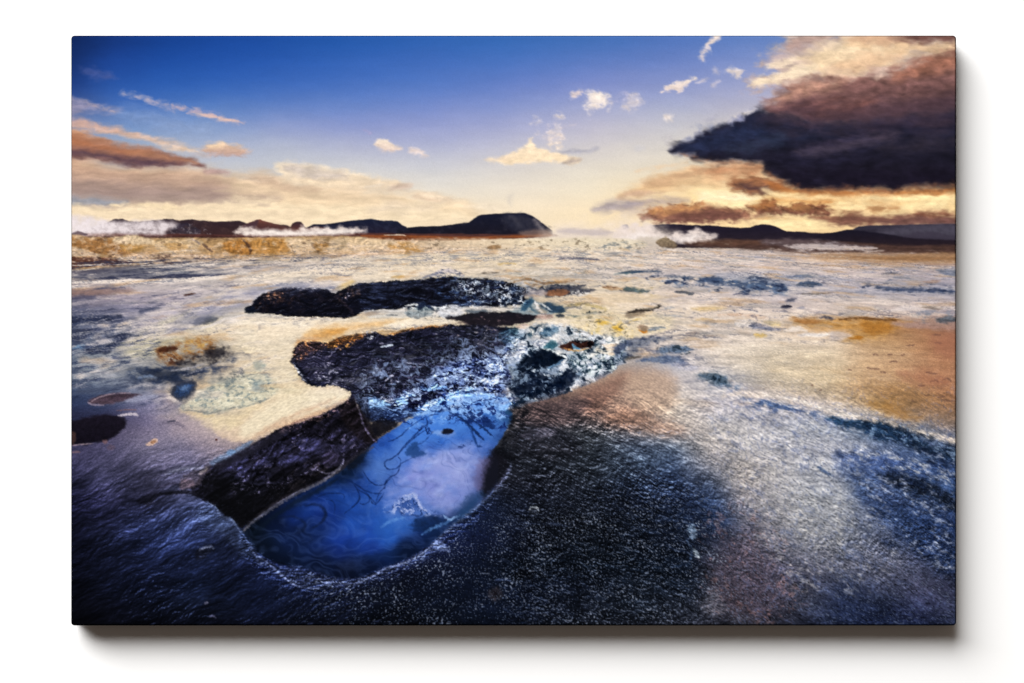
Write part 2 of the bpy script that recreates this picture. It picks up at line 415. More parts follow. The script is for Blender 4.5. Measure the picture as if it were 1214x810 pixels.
# under-light between the storm cloud and the hills
cloud('735,232 752,222 770,212 790,206 810,199 840,197 880,196 912,196 905,210 880,218 850,222 800,226 760,232', '#d9b48c', 4, 3, 7, 3, .9, '#e2bd8e', .08, 8, 4)
cloud('820,201 850,196 890,194 908,196 900,204 870,207 840,208', '#b5805e', 4, 3, 6, 3, .8, None, .12)
cloud('765,216 800,206 830,206 800,215 770,221', '#c79f7c', 4, 3, 6, 3, .7)
wisp('752,204 770,200 790,197 815,192', 1.8, '#e3c8a8', 2, 1.5, 6, .8, asp=3)
cloud('820,232 850,224 890,222 920,226 1000,226 1060,230 1134,224 1134,268 820,268', '#f6dba6', 6, 4, 8, 3, .9, '#f4d4a0', .08, 9, 4)
cloud('830,234 860,228 900,232 880,242 850,244', '#fff0cc', 5, 3, 6, 3, .9)
cloud('900,236 960,232 1000,238 960,246 910,244', '#f2c888', 4, 3, 6, 4, .8, None, .12, 6, 4)
cloud('910,228 950,224 1000,226 1040,228 1010,236 970,242 930,238', '#cb8d54', 4, 4, 6, 3, .85, None, .15, 6, 4)
cloud('980,228 1030,224 1070,230 1040,236 1000,234', '#b57648', 4, 3, 6, 3, .6, None, .15)
cloud('862,220 876,212 900,209 925,215 935,222 925,230 900,231 880,227', '#8f5c40', 3, 4, 6, 2.4, .9, None, .2, 5, 3)
cloud('868,222 885,219 905,222 918,221 925,226 905,229 885,226', '#4f383a', 2.5, 2.5, 5, 3, .85, None, .15)
wisp('895,231 920,232 950,229 980,231', 1.8, '#f5d8a0', 1.5, 2, 6, .8, asp=3)
cloud('744,240 770,236 800,235 815,238 790,243 760,246 738,248', '#aa9994', 3, 2.5, 5, 4, .85, None, .08)
cloud('735,252 760,246 790,246 770,252 745,256', '#c5b2a8', 3, 2, 5, 4, .6)
cloud('700,248 715,240 740,238 762,241 740,248 715,252', '#9f949a', 3, 2, 5, 3, .85)
cloud('735,231 755,226 790,229 760,233 740,235', '#c2a08a', 2.5, 2, 5, 4, .7)
# low cumulus row
cloud('758,255 772,248 790,247 800,243 815,242 830,243 842,241 855,243 866,247 880,250 905,254 930,259 905,263 870,262 830,264 790,264 762,262', '#a06e4e', 2.2, 4, 6, 1.6, .95, '#7a524a', .25, 5, 2)
cloud('768,251 790,247 812,244 838,244 826,250 800,253 780,255', '#c78f5e', 2.5, 3, 5, 2, .8, None, .15)
cloud('800,256 830,249 850,246 862,250 880,256 850,261 810,261', '#68443e', 3, 3, 5, 2, .75, None, .2)
cloud('886,248 892,240 904,238 918,238 925,244 940,245 950,241 965,243 978,243 986,251 975,257 955,255 935,255 915,257 900,253', '#8a5739', 2, 3.5, 5, 1.5, .95, '#5f3c35', .3, 5, 1.6)
cloud('890,246 900,240 915,241 920,246 905,248', '#b57a48', 2, 2, 4, 1.5, .7)
cloud('938,247 950,243 962,246 955,250', '#c08a55', 2, 2, 4, 1.5, .6)
cloud('960,257 975,252 990,255 1010,251 1030,256 1060,257 1090,254 1134,256 1134,266 1050,266 1010,268 985,266 965,263', '#8f6248', 2.5, 3.5, 6, 2.4, .95, '#7b544a', .22, 5, 3)
cloud('990,259 1020,255 1050,259 1020,264', '#6a4640', 3, 2, 5, 3, .7, None, .2)
cloud('1040,262 1080,256 1134,258 1134,267 1060,268', '#6d4b48', 3, 2.5, 5, 3, .8, None, .15)
cloud('1086,250 1102,246 1116,248 1124,255 1100,256', '#7a4c3c', 2, 2.5, 5, 2, .85, None, .2)
cloud('1028,247 1050,243 1068,246 1050,249 1034,251', '#a8744c', 2, 2.5, 5, 2, .75)
wisp('1000,243 1040,240 1080,236 1134,230', 2, '#c78d58', 2, 2, 6, .7, asp=4)
cloud('1060,240 1090,232 1134,228 1134,250 1120,246 1085,244', '#f5d39a', 4, 3, 6, 3, .7)
wisp('1060,229 1090,228 1134,224', 3, '#a86c44', 2.5, 2.5, 6, .8, asp=3)
cloud('880,264 910,256 950,258 975,264 990,272 900,276', '#f7dca8', 3, 2, 6, 3, .85)
wisp('886,259 930,260 960,262', 1.2, '#d9a870', 1.5, 1.2, 5, .7, asp=3)
for s in ('905,224 930,228 980,229 1040,231 1080,228 1134,232 1134,238 1060,238 960,236 915,232', '840,236 880,236 900,242 870,246 842,243', '985,242 1010,238 1034,240 1010,247', '900,262 940,260 980,264 960,270 905,270', '1070,246 1090,240 1124,242 1110,250'):
    cloud(s, '#ffe6b0', 2.2, 2, 6, 3, .75)
for s in ('930,222 975,226 1030,227 1010,232 960,231', '1050,230 1090,224 1130,222 1134,228 1080,232', '905,214 925,220 940,226 920,226'):
    cloud(s, '#b4703c', 1.8, 2, 6, 3, .7)
# dusk between the brown shoulder and the dark body
cloud('912,134 950,126 1000,130 1060,122 1134,112 1134,150 1040,152 950,150 920,146', '#46343c', 9, 6, 9, 3, .85)
# dark body on top
cloud('796,178 801,172 808,169 818,168 823,161 832,159 836,155 846,154 857,149 868,150 873,144 881,142 884,136 896,130 905,130 911,136 922,138 934,134 950,141 975,146 1000,143 1024,144 1040,140 1060,143 1080,136 1105,136 1134,130 1150,130 1150,216 1115,220 1085,219 1060,226 1040,221 1010,224 985,223 962,226 945,224 935,218 920,210 908,204 903,194 880,191 856,192 836,190 824,188 826,184 812,183 800,182', '#282937', 2.6, 2.6, 8, 2.2, .98, '#1e1820', .16, 14, 2.4)
cloud('806,176 830,164 860,156 890,148 910,150 905,162 870,172 835,182 815,181', '#343f58', 5, 4, 7, 2, .6, None, .15)
cloud('940,180 980,172 1010,166 1040,162 1060,156 1050,164 1010,174 970,182', '#4d4250', 3.5, 3, 5, 3, .6, None, .15)
cloud('960,172 985,168 1015,160 1040,152 1020,162 990,170', '#5d4c58', 3, 2.5, 5, 3, .55, None, .15)
cloud('940,146 960,148 975,152 955,153', '#5f4a52', 3, 2.5, 5, 2, .65)
cloud('1020,144 1060,140 1134,134 1134,148 1080,150 1040,152', '#3d3444', 5, 4, 7, 3, .6, None, .15)
cloud('930,206 980,200 1060,204 1134,200 1134,216 1060,222 1000,221 950,221', '#231d28', 5, 3, 7, 3, .75)
cloud('905,160 960,155 1000,152 960,166 920,170', '#262c3c', 6, 4, 7, 3, .6)
cloud('912,190 960,186 1010,190 980,196 930,198', '#2f2b3a', 5, 4, 7, 3, .6, None, .15)
wisp('862,148 868,141 876,136 884,140', 1.2, '#efe2d2', 1.4, 1, 4, .8)
cloud('881,137 885,132 891,132 887,137', '#f4e7d4', 1.4, .8, 4, 1, .9)
flecks('796,178 830,158 885,136 905,130 890,150 840,172 812,182', '#1d2536', .1, .3, 4, 1.5, 5, 3, .6)
flecks('905,130 1000,140 1134,128 1134,212 960,222 905,195', '#3b3645', .18, .4, 6, 3.5, 8, 5, .55, octv=5)

smear(42, 256, [(40, 16, 6, 2.0, False), (13, 7, 2.2, 1.1, False)])
# slow inner modelling of the storm cloud
w, m = pmask('900,128 960,96 1060,80 1150,56 1150,228 960,226 905,205 800,184', 14, 8, 12)
bil = ridged(GX[w] / 60 + .4 * fbm(GX[w] / 40, GY[w] / 30, 41, 3), GY[w] / 26, 42, 4, .5)
IMG[w] *= np.exp(m * .26 * (bil - bil.mean()))[..., None]
IMG[w] *= np.exp(m * .12 * fbm(GX[w] / 14, GY[w] / 8, 43, 4))[..., None]
w, m = pmask('796,178 823,161 857,149 884,134 911,136 950,143 1024,144 1134,131 1150,131 1150,216 1060,224 962,224 918,208 903,194 824,187', 5, 4, 8)
IMG[w] *= 1 + m[..., None] * np.array([-.24, -.21, -.08], np.float32)
cloud('905,136 930,132 960,140 1000,138 1050,134 1134,122 1134,146 1060,152 1000,152 950,150 918,146', '#523f48', 10, 7, 10, 3.5, .55)
cloud('945,180 980,173 1015,166 1060,156 1056,166 1010,176 970,184', '#564a58', 4, 4, 6, 3, .5)
cloud('1040,176 1090,166 1134,160 1134,172 1080,180', '#3e3642', 5, 4, 7, 3, .5)
cloud('860,176 900,166 930,160 920,172 880,182', '#3a4560', 5, 4, 6, 2.4, .5)
wisp('902,200 918,211 940,221 965,226 1010,224 1050,226 1090,221 1134,219', 2.4, '#8a583e', 3, 3, 7, .6)
wisp('806,182 826,188 850,193 880,193 904,198', 1.8, '#a5745a', 2.4, 2, 6, .6)
# ---- 4. broad colour of the plain ----------------------------------------
LAND = [
 R(276,'84:#5a4038 250:#553a35 420:#5a3a30 650:#d5c4b4 780:#cdbfb5 830:#4a3835 1134:#33262a'),
 R(284,'84:#8f7650 150:#cdbf9a 220:#c5b288 300:#b89c68 360:#dccfae 430:#dacba6 520:#e0d0b0 650:#ddceb4 780:#cfc2b2 830:#6a5548 1000:#4d3a38 1134:#3d2c2c'),
 R(293,'84:#a07f4c 150:#c0a468 220:#d5c49a 280:#a87c40 330:#bf9c60 370:#ddd0b0 430:#dfd2b0 480:#c9a870 520:#e0d2b4 600:#ddceb0 700:#dccfba 800:#d3c6b8 900:#b0a096 1000:#8a7468 1134:#5c4440'),
 R(302,'84:#6b4a38 130:#8f7058 200:#cfc0a2 300:#c0a878 420:#d8ccb4 500:#d8cab0 600:#d6c9b2 700:#dccfbc 800:#d8cbbe 900:#d0c3ba 960:#b8a090 1050:#a08068 1134:#8f6c58'),
 R(311,'84:#5c4038 130:#7a6a66 200:#a09a94 300:#a8a09a 420:#c8beb0 500:#ddceb2 600:#dccdb0 700:#dbcdb8 800:#d5c8bc 900:#cdc0b8 960:#c5b2a4 1050:#b09682 1134:#a08474'),
 R(320,'84:#5a5560 150:#5f616e 230:#70727e 300:#98949a 380:#ccc2b6 450:#e0d2b8 550:#ddceb4 640:#cfc4b0 700:#c0b8b0 800:#d0c3ba 900:#cdbfb8 1000:#cabcb6 1134:#b0a4a2'),
 R(329,'84:#505060 150:#6a6a78 230:#7d7c84 300:#cfc5b8 380:#ddd0be 450:#e4d5ba 550:#cfc4b0 640:#b0ada4 700:#c8beb2 800:#b0aeb4 900:#98a0b0 1000:#c0b5b4 1134:#aaa2a8'),
 R(336,'84:#e2d8cc 180:#ded4c8 260:#cdc3bc 320:#dcd0bc 380:#c8c2ba 450:#d8ccb4 550:#b8b0a0 640:#b5aca0 700:#d0c4b0 800:#b8b0ac 900:#8f98aa 1000:#b5aeb2 1134:#9a96a2'),
 R(345,'84:#84706c 150:#a39aa0 230:#b5aeb0 300:#cfc5b8 340:#b0b0b8 640:#b8b0a4 700:#d5c9b4 800:#cdc0b4 900:#b8b2b4 1000:#a0a2b0 1134:#8f93a4'),
 R(358,'84:#6d6878 150:#8c8695 230:#b0a8ae 300:#a8a4ac 640:#b0a690 700:#d8cab2 760:#dfd0b8 850:#d5c7bc 930:#bfb5b4 1000:#cfc0b2 1080:#c5b8b0 1134:#b0a6a6'),
 R(372,'84:#565a70 130:#5c6078 190:#a8a4b0 250:#a8a49e 300:#c9c4b8 350:#dccfb8 420:#e4d3b4 640:#a8a598 700:#d8c9a4 760:#ddceb8 850:#dacbb8 930:#d3c5b8 1000:#c8bcb4 1080:#c0b4b0 1134:#9a94a0'),
 R(386,'84:#4d5468 130:#80808f 190:#b0aaa2 250:#d0c6a8 300:#ddd0b4 350:#e2d2b4 420:#e2c898 640:#c0b8a8 700:#dccb9c 760:#dcccb0 850:#c8beb4 920:#d5c5b0 960:#c09868 1040:#a87840 1080:#9a7458 1134:#806860'),
 R(400,'84:#4a5268 130:#6d7284 190:#bfb896 230:#cfc4a0 300:#e0d2b4 350:#e2d0ac 420:#b08858 640:#d0c8b8 700:#e0cfa4 760:#d0c4b4 850:#d8ccc0 920:#ddcfbf 990:#d0beac 1040:#b8956a 1080:#ac8868 1134:#96705c'),
 R(416,'84:#667080 130:#8a8e98 190:#c4bea4 230:#a09080 300:#dccfb0 340:#d8c4a0 640:#a8aca4 700:#d0c8b4 760:#85868e 800:#a8a6aa 850:#d8cbbc 920:#d3c4ae 990:#ccbaa2 1060:#bfa384 1134:#a07a62'),
 R(432,'84:#7a828e 130:#a3a5a4 180:#8a8c90 230:#504c50 300:#d3c8a8 340:#d2bd98 640:#707c84 700:#98a0a0 740:#a09894 800:#b0b0b8 850:#d0c5bb 920:#cfbea4 990:#ccb89c 1060:#c3a486 1134:#a57f66'),
 R(448,'84:#66707f 130:#8f949c 180:#4a5060 230:#5f6068 300:#cfc6a6 340:#d9caa8 640:#6a7480 700:#a89888 740:#bda08c 800:#c0b6b4 850:#9aa0ac 920:#ccbca4 990:#cab698 1060:#bfa080 1134:#a5806a'),
 R(464,'84:#3a4660 130:#525c74 180:#8a8c9a 230:#6f7478 300:#b8b498 340:#d6c9a6 400:#d8ccac 640:#80675c 700:#a48878 740:#bba290 800:#c5bab2 850:#a8aab6 920:#c0b4a6 990:#c0a98a 1060:#b08c60 1134:#96745e'),
 R(480,'84:#2a3450 130:#3d4560 180:#8a86a0 230:#90908c 300:#c0bda4 340:#e0d0b0 400:#d8cbaa 640:#54484a 700:#7a645c 740:#b09484 800:#c8bcb0 850:#b4b2ba 920:#a8a8b4 990:#c5bab0 1060:#a88858 1134:#8a6a55'),
 R(496,'84:#2a2a40 130:#30304a 180:#6f6a85 230:#a89c9c 300:#d9c8ac 340:#d8c4a4 640:#3a383e 700:#5a5052 740:#8a7268 800:#c2b4a8 850:#bcb8ba 920:#b5b4bc 990:#8a94a8 1060:#9fa2ac 1134:#a08a78'),
 R(512,'84:#2c2c44 130:#4c4860 180:#777085 230:#988e98 290:#c9b6a2 330:#b09a88 640:#2c2f38 700:#3d4148 740:#5a5a62 800:#a89c96 850:#c5bdb8 920:#b5b4ba 990:#a0a6b4 1060:#40587a 1134:#7a8090'),
 R(530,'84:#3c3a55 130:#4f4c68 180:#7a7488 230:#6f6a80 280:#908488 320:#383440 640:#252830 700:#30363f 760:#4a5870 800:#56647a 840:#a8a09c 900:#b4b2b8 990:#b4b4be 1060:#5a6c90 1134:#2c4060'),
 R(550,'84:#343350 130:#4d4a66 180:#5f5a74 230:#625e76 270:#57525e 320:#2c2833 640:#1e222c 700:#262d38 760:#38475f 800:#3d4f70 840:#80808a 880:#b8aea8 950:#b0b0b8 990:#a4a8b6 1040:#4f669a 1134:#38507a'),
 R(572,'84:#28284a 130:#3d3c5c 180:#4a4660 230:#565470 270:#3a3844 640:#1a1d28 700:#1e2430 760:#202c44 800:#28385a 840:#3f4d6a 880:#a89f9c 950:#aaabb2 990:#a8acb8 1040:#5a70a0 1080:#2c3c58 1134:#3a5584'),
 R(595,'84:#20204a 130:#2f2f58 180:#38385c 230:#46507a 260:#5a6a98 560:#16203a 640:#141824 700:#161c2a 760:#161f34 800:#1c2844 850:#2c4068 880:#8f8a92 950:#a8a8ac 1000:#9a9ea8 1050:#4a5f94 1090:#30446c 1134:#22304c'),
 R(620,'84:#1c1f44 130:#272c58 180:#3a4c8e 230:#42589a 260:#4a609a 300:#3a4c78 540:#182448 640:#10141f 700:#10151f 760:#111827 820:#15213a 860:#25375c 890:#75717c 950:#9a9a9e 1000:#8f929c 1050:#505f84 1090:#2c3f6a 1134:#233868'),
 R(645,'84:#14183a 130:#1e2750 180:#2a3d80 230:#2c4284 270:#22305c 300:#283a6c 500:#18224a 640:#0e131f 700:#0e141f 760:#0f1726 820:#11192c 860:#2a3348 890:#5f5a68 950:#838490 1000:#80838e 1050:#5f6680 1090:#33426a 1134:#1c2c50'),
 R(670,'84:#101430 130:#19224a 180:#1e2d62 230:#1c2c5e 300:#1e2c60 400:#28366c 480:#141c3c 600:#0d1422 700:#0e1622 760:#0d1624 820:#101a2c 850:#3c3c4c 890:#504c5c 950:#5f6074 1000:#66687a 1050:#66687c 1090:#4a4f6c 1134:#1e2a48'),
 R(695,'84:#0f1228 130:#131c3e 180:#16234e 230:#14244e 300:#182858 400:#18244c 480:#10182e 600:#0d1425 700:#12192a 760:#141c2a 820:#161f30 850:#383a48 890:#413e4e 950:#4a4a5c 1000:#2c3654 1050:#3f445e 1090:#4a4c68 1134:#2c2f48'),
 R(720,'84:#0d0f1e 130:#11152e 180:#131c3c 230:#14203e 300:#142046 400:#141e3c 480:#0d1424 600:#10182c 700:#161c2a 760:#161e2c 820:#2a3040 870:#3c3a46 910:#363442 950:#383c50 1000:#222e50 1050:#1c2642 1090:#30365a 1134:#3a3f5c'),
 R(742,'84:#0b0c16 180:#0e1226 300:#0f1630 480:#0a0e18 600:#0c1220 700:#11151f 820:#262a38 900:#2c2c36 1000:#1a2440 1090:#1a2444 1134:#1c2238'),
]
LANDIMG = blur(rows(LAND, GX, GY), 4)
UX, UY = ground(GX, GY)
# the skyline of the plain
lm = sstep(-1.5, 1.5, GY - 277 + 1.2 * fbm(GX / 20, GY / 8, 5))
IMG[:] = IMG * (1 - lm[..., None]) + LANDIMG * lm[..., None]

# streaks of mud across the middle distance, all in the plain's perspective
st = fbm(UX / 190, UY / 24, 21, 5, .62)
st2 = fbm(UX / 60, UY / 9, 22, 4, .6)
far = sstep(281, 300, GY) * (1 - sstep(420, 520, GY))
lum = IMG.mean(-1)
IMG[:] = IMG * (1 + (far * (.20 * st + .10 * st2))[..., None] * np.array([1.0, .96, .88], np.float32))

# ---- 5. hills and steam on the skyline -----------------------------------
def hill(s, base, col, col2=None, soft=1.0, rough=.8, a=1.0, tex=.12):
    P = s.split(); x0 = P[0].split(',')[0]; x1 = P[-1].split(',')[0]
    full = s + f' {x1},{base} {x0},{base}'
    poly(full, col, soft, rough, 5, 1.5, a, col2, tex, 4, 2.5, smooth=False)
hill('84,276 130,263 134,260 145,259.5 152,262 165,263 188,261 195,259.5 205,260 213,262 222,260 240,261.5 260,263 285,262 292,265 305,266 320,266 340,267 345,270 350,264 356,264 362,270 378,268 400,268', 282, '#2c2129', '#3c2828', 1, .8)
hill('196,277 204,270 211,265 222,264.5 230,268 238,274', 279, '#2a2430', '#3a3038', 1.2, 1.5, 1, .3)
flecks('196,278 205,268 225,263 240,270 250,279', '#8f868c', .15, .2, 3, 1, 2, 1, .7)
hill('287,268 296,264 304,261 308,260 315,262.5 322,264.5 330,266.5 340,269', 273, '#6e4238', '#3c2629', .9, .6)
poly('286,269 300,263 306,261 304,268 298,272', '#43303a', 1.2, 1, 4, 1, .8)
hill('344,270 347,265 352,263 357,263.5 360,266 362,271', 274, '#33242c', '#5a3430', .9, .6)
hill('364,270 372,266 385,266 400,264 412,262 420,261.5 430,260.5 440,259.6 447,261 455,262 465,261.4 472,263 477,267 482,269', 279, '#151b30', '#241e2c', .9, .5)
poly('330,272 345,271 360,272 372,269 385,270 372,275 345,276', '#5a3630', 1.5, 1.5, 4, 2, .8)
hill('470,272 482,270 500,268.5 522,268 535,266.5 545,265 556,264 561,260 566,256.5 571,254.6 585,253.6 600,252.8 622,252.6 627,254.5 632,256.5 637,260 643,264.5 650,270 655,274', 279, '#15182a', '#1a1822', .9, .5)
poly('596,256 615,254 628,257 640,266 648,273 620,276 604,270', '#2e2f3e', 4, 3, 5, 1, .6, None, .2)
stroke('604,256 612,262 618,270', 2, '#5a5862', 3, 2, 5, .45)
flecks('196,277 225,262 290,265 340,267 345,279 200,281', '#56403c', .0, .35, 4, 1.8, 2, 1, .55, False, 15)
flecks('480,277 560,262 600,254 640,262 652,276', '#34333f', .05, .35, 5, 1.2, 2, 1, .55, False, 35)
flecks('364,277 400,264 445,260 480,268 482,278', '#2c3044', .05, .35, 4, 1.4, 2, 1, .5, False, 25)
# flat red heath in front of the hills
poly('84,276.5 200,277.5 300,278 420,276.5 500,277 600,278 650,277 655,281 560,284 480,284.5 420,281.5 300,281 200,281.5 84,280', '#50302c', 1, .8, 5, 4, 1, '#4a2f30', .25, 3, 5)
poly('430,279 480,279 560,280.5 640,278.5 652,280 600,283 540,285 480,285 440,282.5', '#8a4c28', 1, .8, 5, 4, .95, '#6e3c24', .25, 2.5, 5)
stroke('455,279 475,278.6 482,280', .6, '#e8d8c0', .6, .5, 4, .8)
# right-hand hills
hill('770,267 790,265.8 805,266 820,267 845,267.5 862,269 878,270.5 890,269.5 897,267 904,266.2 912,266.6 920,268.5 927,272 933,274.4 945,274.6 952,274.8 965,277 980,276.6 990,275.5 1002,272.8 1012,272 1018,271', 294, '#1c1929', '#2b2228', .9, .6)
hill('1012,272 1018,268.5 1030,267.4 1060,267 1100,266 1140,265.4', 294, '#33303e', '#2a252f', 1, .5)
poly('1040,275 1065,270 1090,268 1134,267 1134,284 1100,282 1070,280', '#4e4a58', 4, 3, 6, 3, .75, None, .15)
poly('1070,280 1085,276 1105,274.5 1120,278 1140,280 1140,286 1080,285', '#3a3442', 2, 2, 6, 2, .7)
hill('950,284 975,278 1000,275 1010,273 1025,274 1045,277 1065,280 1085,283 1134,285', 297, '#191724', '#2a1f24', 1.2, .6)
poly('812,286 850,284 900,284.5 960,285 1020,288 1080,291 1134,291 1134,301 1080,300 1000,299 940,299.5 900,296.5 850,293.5 815,291', '#49352f', 2, 1.5, 5, 4, .95, '#4a3530', .3, 3, 4)
poly('820,287 870,285 930,286 900,290 850,291', '#5c4034', 2, 1.5, 5, 4, .7, None, .3, 3, 4)
poly('900,286 925,283 955,284 985,286 1015,290 1035,294 1000,296 950,295 920,292', '#5a4c50', 3, 2.5, 5, 3, .8, None, .2)
poly('930,292 945,290 975,289 1000,291 1020,292.5 1040,294.5 1020,296.5 980,296 950,295.5', '#c8bab6', 1.6, 2.2, 4, 2.5, .9, None, .1)
flecks('905,288 960,285 1020,290 1030,296 940,296', '#a3989c', .0, .3, 3, 3, 3, 2, .7)
flecks('880,296 940,294 1060,297 1130,299 1120,303 980,302', '#d8c8be', .1, .2, 2.5, 5, 2, 1, .7)
# steam: three banks and the long plume behind the mud field
def steam(s, col, a=.95, soft=3, rough=4, rs=6, thr=None):
    w, m = pmask(s, soft * 1.5 + 1, rough * 1.1, rs * 1.3, 1.6)
    n = fbm(GX[w] / 9, GY[w] / 6, 55, 4, .6)
    lay(w, m * np.clip(a * (.93 + .4 * n), 0, .97), hx(col) * (.985 + .05 * n)[..., None])
steam('74,258 95,256 120,260 140,262.5 165,262 185,262 200,263 210,265 208,269 200,272 196,276 192,279 150,278 74,279', '#ddd2d4', .98, 2, 2.2)
steam('74,262 120,265 150,268 130,275 74,276', '#e6dcde', .7, 4, 2)
hill('84,277 92,274 97,275.5 104,277', 279, '#6a5a60', None, 1, .8)
steam('282,278 283,271 288,269.5 300,270 308,273 320,271.5 330,274 340,272 350,275 360,267 366,272 374,268 380,272 388,269 396,272 404,268 412,271 420,270 434,271.5 432,276 410,277 390,278 350,280', '#eadbd2', .97, 1.4, 2.6, 4)
steam('290,277 310,273 340,274 380,274 420,273 400,278 340,279', '#f2e8e0', .9, 2, 1.5)
steam('644,284 652,276 660,270 675,266 690,262 705,266 720,262 735,258 748,256 770,262 790,272 800,276 780,284 720,286', '#ecdccb', .72, 7, 6, 9)
steam('640,280 655,272 668,268 678,274 690,280 670,285', '#e5d6c8', .75, 4, 4)
poly('660,273 675,271.4 700,271.6 716,272 728,276 715,279 690,278 668,277', '#b3a8ae', 2.5, 1.5, 5, 3, .6)
poly('738,268 741,266.5 745,267 746,271 742,273 739,271', '#8f8a98', 1.2, 1, 3, 1, .7)
poly('760,270 763,269.5 765,274 761,275', '#8f8a98', 1, 1, 3, 1, .6)
steam('728,282 735,268 745,270 752,264 760,268 766,265 775,268 785,276 795,278 803,274 812,277 820,273 827,271 832,273 838,276 846,276.5 851,279 848,283 835,286 800,288 760,287', '#e9dad2', .98, 1.4, 2.4, 4)
steam('740,284 760,276 775,280 800,282 820,278 835,281 810,286', '#f3e9e4', .8, 2.5, 2)
stroke('606,244 604,236 608,230', 2.5, '#c4bcb4', 4, 2, 5, .4)
stroke('634,260 640,268 646,276', 2.5, '#9a8f90', 3.5, 2, 5, .6)
poly('616,275 640,272 654,276 648,281 625,281', '#8f7468', 2.5, 2, 5, 2, .6)
poly('756,283 772,281 786,284 790,298 760,299', '#cdc0b2', 3.5, 2.5, 5, 2, .95)
poly('778,288 783,283 790,281 797,285 803,290 800,294 785,293', '#8c7a60', 1.2, 1.5, 4, 1.2, .95, '#6f5e4c', .35, 3)
flecks('812,284 850,283 870,288 860,296 820,294', '#7f6a5c', .1, .25, 2.5, 3, 3, 1, .6)

# ---- 6. the long pale bank at the left -----------------------------------
poly('74,281 110,281 135,281 160,279.5 180,283 230,282 250,284 290,282 330,281 380,280 430,282 430,300 380,302 300,304 250,306 200,310 140,316 74,318', '#bfa474', 1.2, 1.2, 5, 2, .75, None, .2, 5, 2)
poly('74,282 100,283 130,284 140,288 150,296 160,300 130,302 100,298 74,293', '#9a7344', 2, 2, 5, 2, .85, None, .3, 4, 1.5)
poly('133,286 140,281.5 152,279.5 165,280 176,283 183,286 180,290 170,289 158,291 145,289', '#ddd2b0', 1.5, 1.8, 4, 1.2, .95, None, .2, 3)
poly('142,291 160,290 172,294 160,299 148,298', '#b8924e', 2, 2, 4, 1.3, .8, None, .25, 3)
poly('180,288 200,284 225,284 240,287 235,296 240,304 215,304 195,300', '#d8c8a0', 2.2, 2.5, 5, 1.5, .85, None, .22, 4)
poly('195,290 210,288 222,293 208,298', '#c09c5c', 2, 2, 4, 1.3, .7, None, .25)
poly('264,288 280,285 292,284 300,292 298,301 280,302 266,298', '#a87a3c', 2, 2.5, 4, 1.3, .9, None, .35, 3)
poly('298,286 320,283 338,284 346,292 342,300 320,301 302,299', '#b98d4a', 2, 2, 5, 1.3, .85, None, .2, 4)
poly('338,284 355,282 370,286 378,292 368,300 350,301 343,293', '#d9cba8', 2, 2, 5, 1.3, .9, None, .2, 3)
poly('372,290 385,287 398,288 392,296 378,297', '#b99152', 2, 2, 5, 1.4, .8, None, .25, 3)
poly('395,284 420,282 450,284 470,288 450,296 410,301 390,300', '#dfd2ae', 2.5, 2, 5, 1.6, .85, None, .16, 4)
poly('458,290 475,288 490,290 502,297 490,301 470,299', '#c9a05c', 2.5, 2, 4, 1.7, .9, None, .22, 4)
poly('490,284 540,283 600,284 640,283 700,282 760,285 760,294 700,297 600,297 540,296 500,293', '#e0d2b4', 2, 1.5, 5, 3, .6, None, .14, 4, 2)
stroke('286,283 293,289 297,297 296,302', 1.4, '#4d3a2e', 1, 1.2, 3, .85)
stroke('240,289 246,294 252,299', 1.6, '#5c4a44', 1.2, 1.2, 3, .8)
stroke('226,283 232,286 238,290', 1.2, '#8a8488', 1, 1, 3, .7)
stroke('340,286 346,294 348,300', .7, '#8a6a40', .8, .8, 3, .6)
flecks('74,282 180,281 300,283 430,284 430,300 300,303 180,308 74,316', '#4a382e', .26, .14, 3.2, 1.9, 3, 1, .5)
flecks('74,282 180,281 300,283 430,284 480,290 430,302 300,306 180,312 74,318', '#efe4c8', .12, .25, 4, 1.6, 3, 1, .6)
flecks('500,284 640,283 760,286 760,296 600,297 500,295', '#6f6250', .3, .12, 2, 1.6, 2, 1, .7)
flecks('430,284 640,283 760,286 760,300 600,300 430,302', '#f0e5cc', .12, .2, 2.5, 2, 2, 1, .6)
poly('74,292 95,294 108,299 120,303 100,305 84,304 74,303', '#d6c8a8', 1.5, 2.2, 4, 1.5, .9, None, .25, 3)
poly('74,305 95,305 125,306 150,309 160,312 130,315 100,317 74,319', '#54362e', 1.5, 2, 4, 2.5, .9, None, .35, 3)
poly('150,303 180,302 220,302 250,303 230,308 200,311 175,312 155,309', '#cfc0a4', 1.5, 2, 4, 2, .8, None, .25, 3)
flecks('100,300 170,301 240,302 230,312 150,316 100,314', '#3d2c2c', .14, .16, 2.4, 2.2, 3, 1.5, .7)
flecks('74,300 170,300 240,302 230,312 150,315 74,312', '#e8dcc2', .14, .2, 2.6, 2, 3, 1.5, .7)
poly('578,293 588,290.5 595,292 592,295 583,296', '#9a7c58', 1, 1, 3, 1.5, .9, None, .3)

# gullies and folds of the bank
w, m = pmask('74,281 200,280 430,281 640,283 760,285 760,296 500,301 430,304 300,308 180,314 74,318', 3, 2)
bk = ridged(GX[w] / 26 + .8 * fbm(GX[w] / 18, GY[w] / 10, 64, 3), GY[w] / 22 - GX[w] / 60, 65, 4, .55)
eb = bk - np.roll(bk, (2, 2), (0, 1)); eb = np.clip(eb / eb.std(), -2.2, 2.2)
IMG[w] *= np.exp(m * sstep(700, 420, GX[w]) * (.06 * eb + .20 * (bk - bk.mean()) - .13))[..., None]
IMG[w] *= 1 + m[..., None] * (sstep(720, 420, GX[w])[..., None] * np.array([.05, -.02, -.04], np.float32))
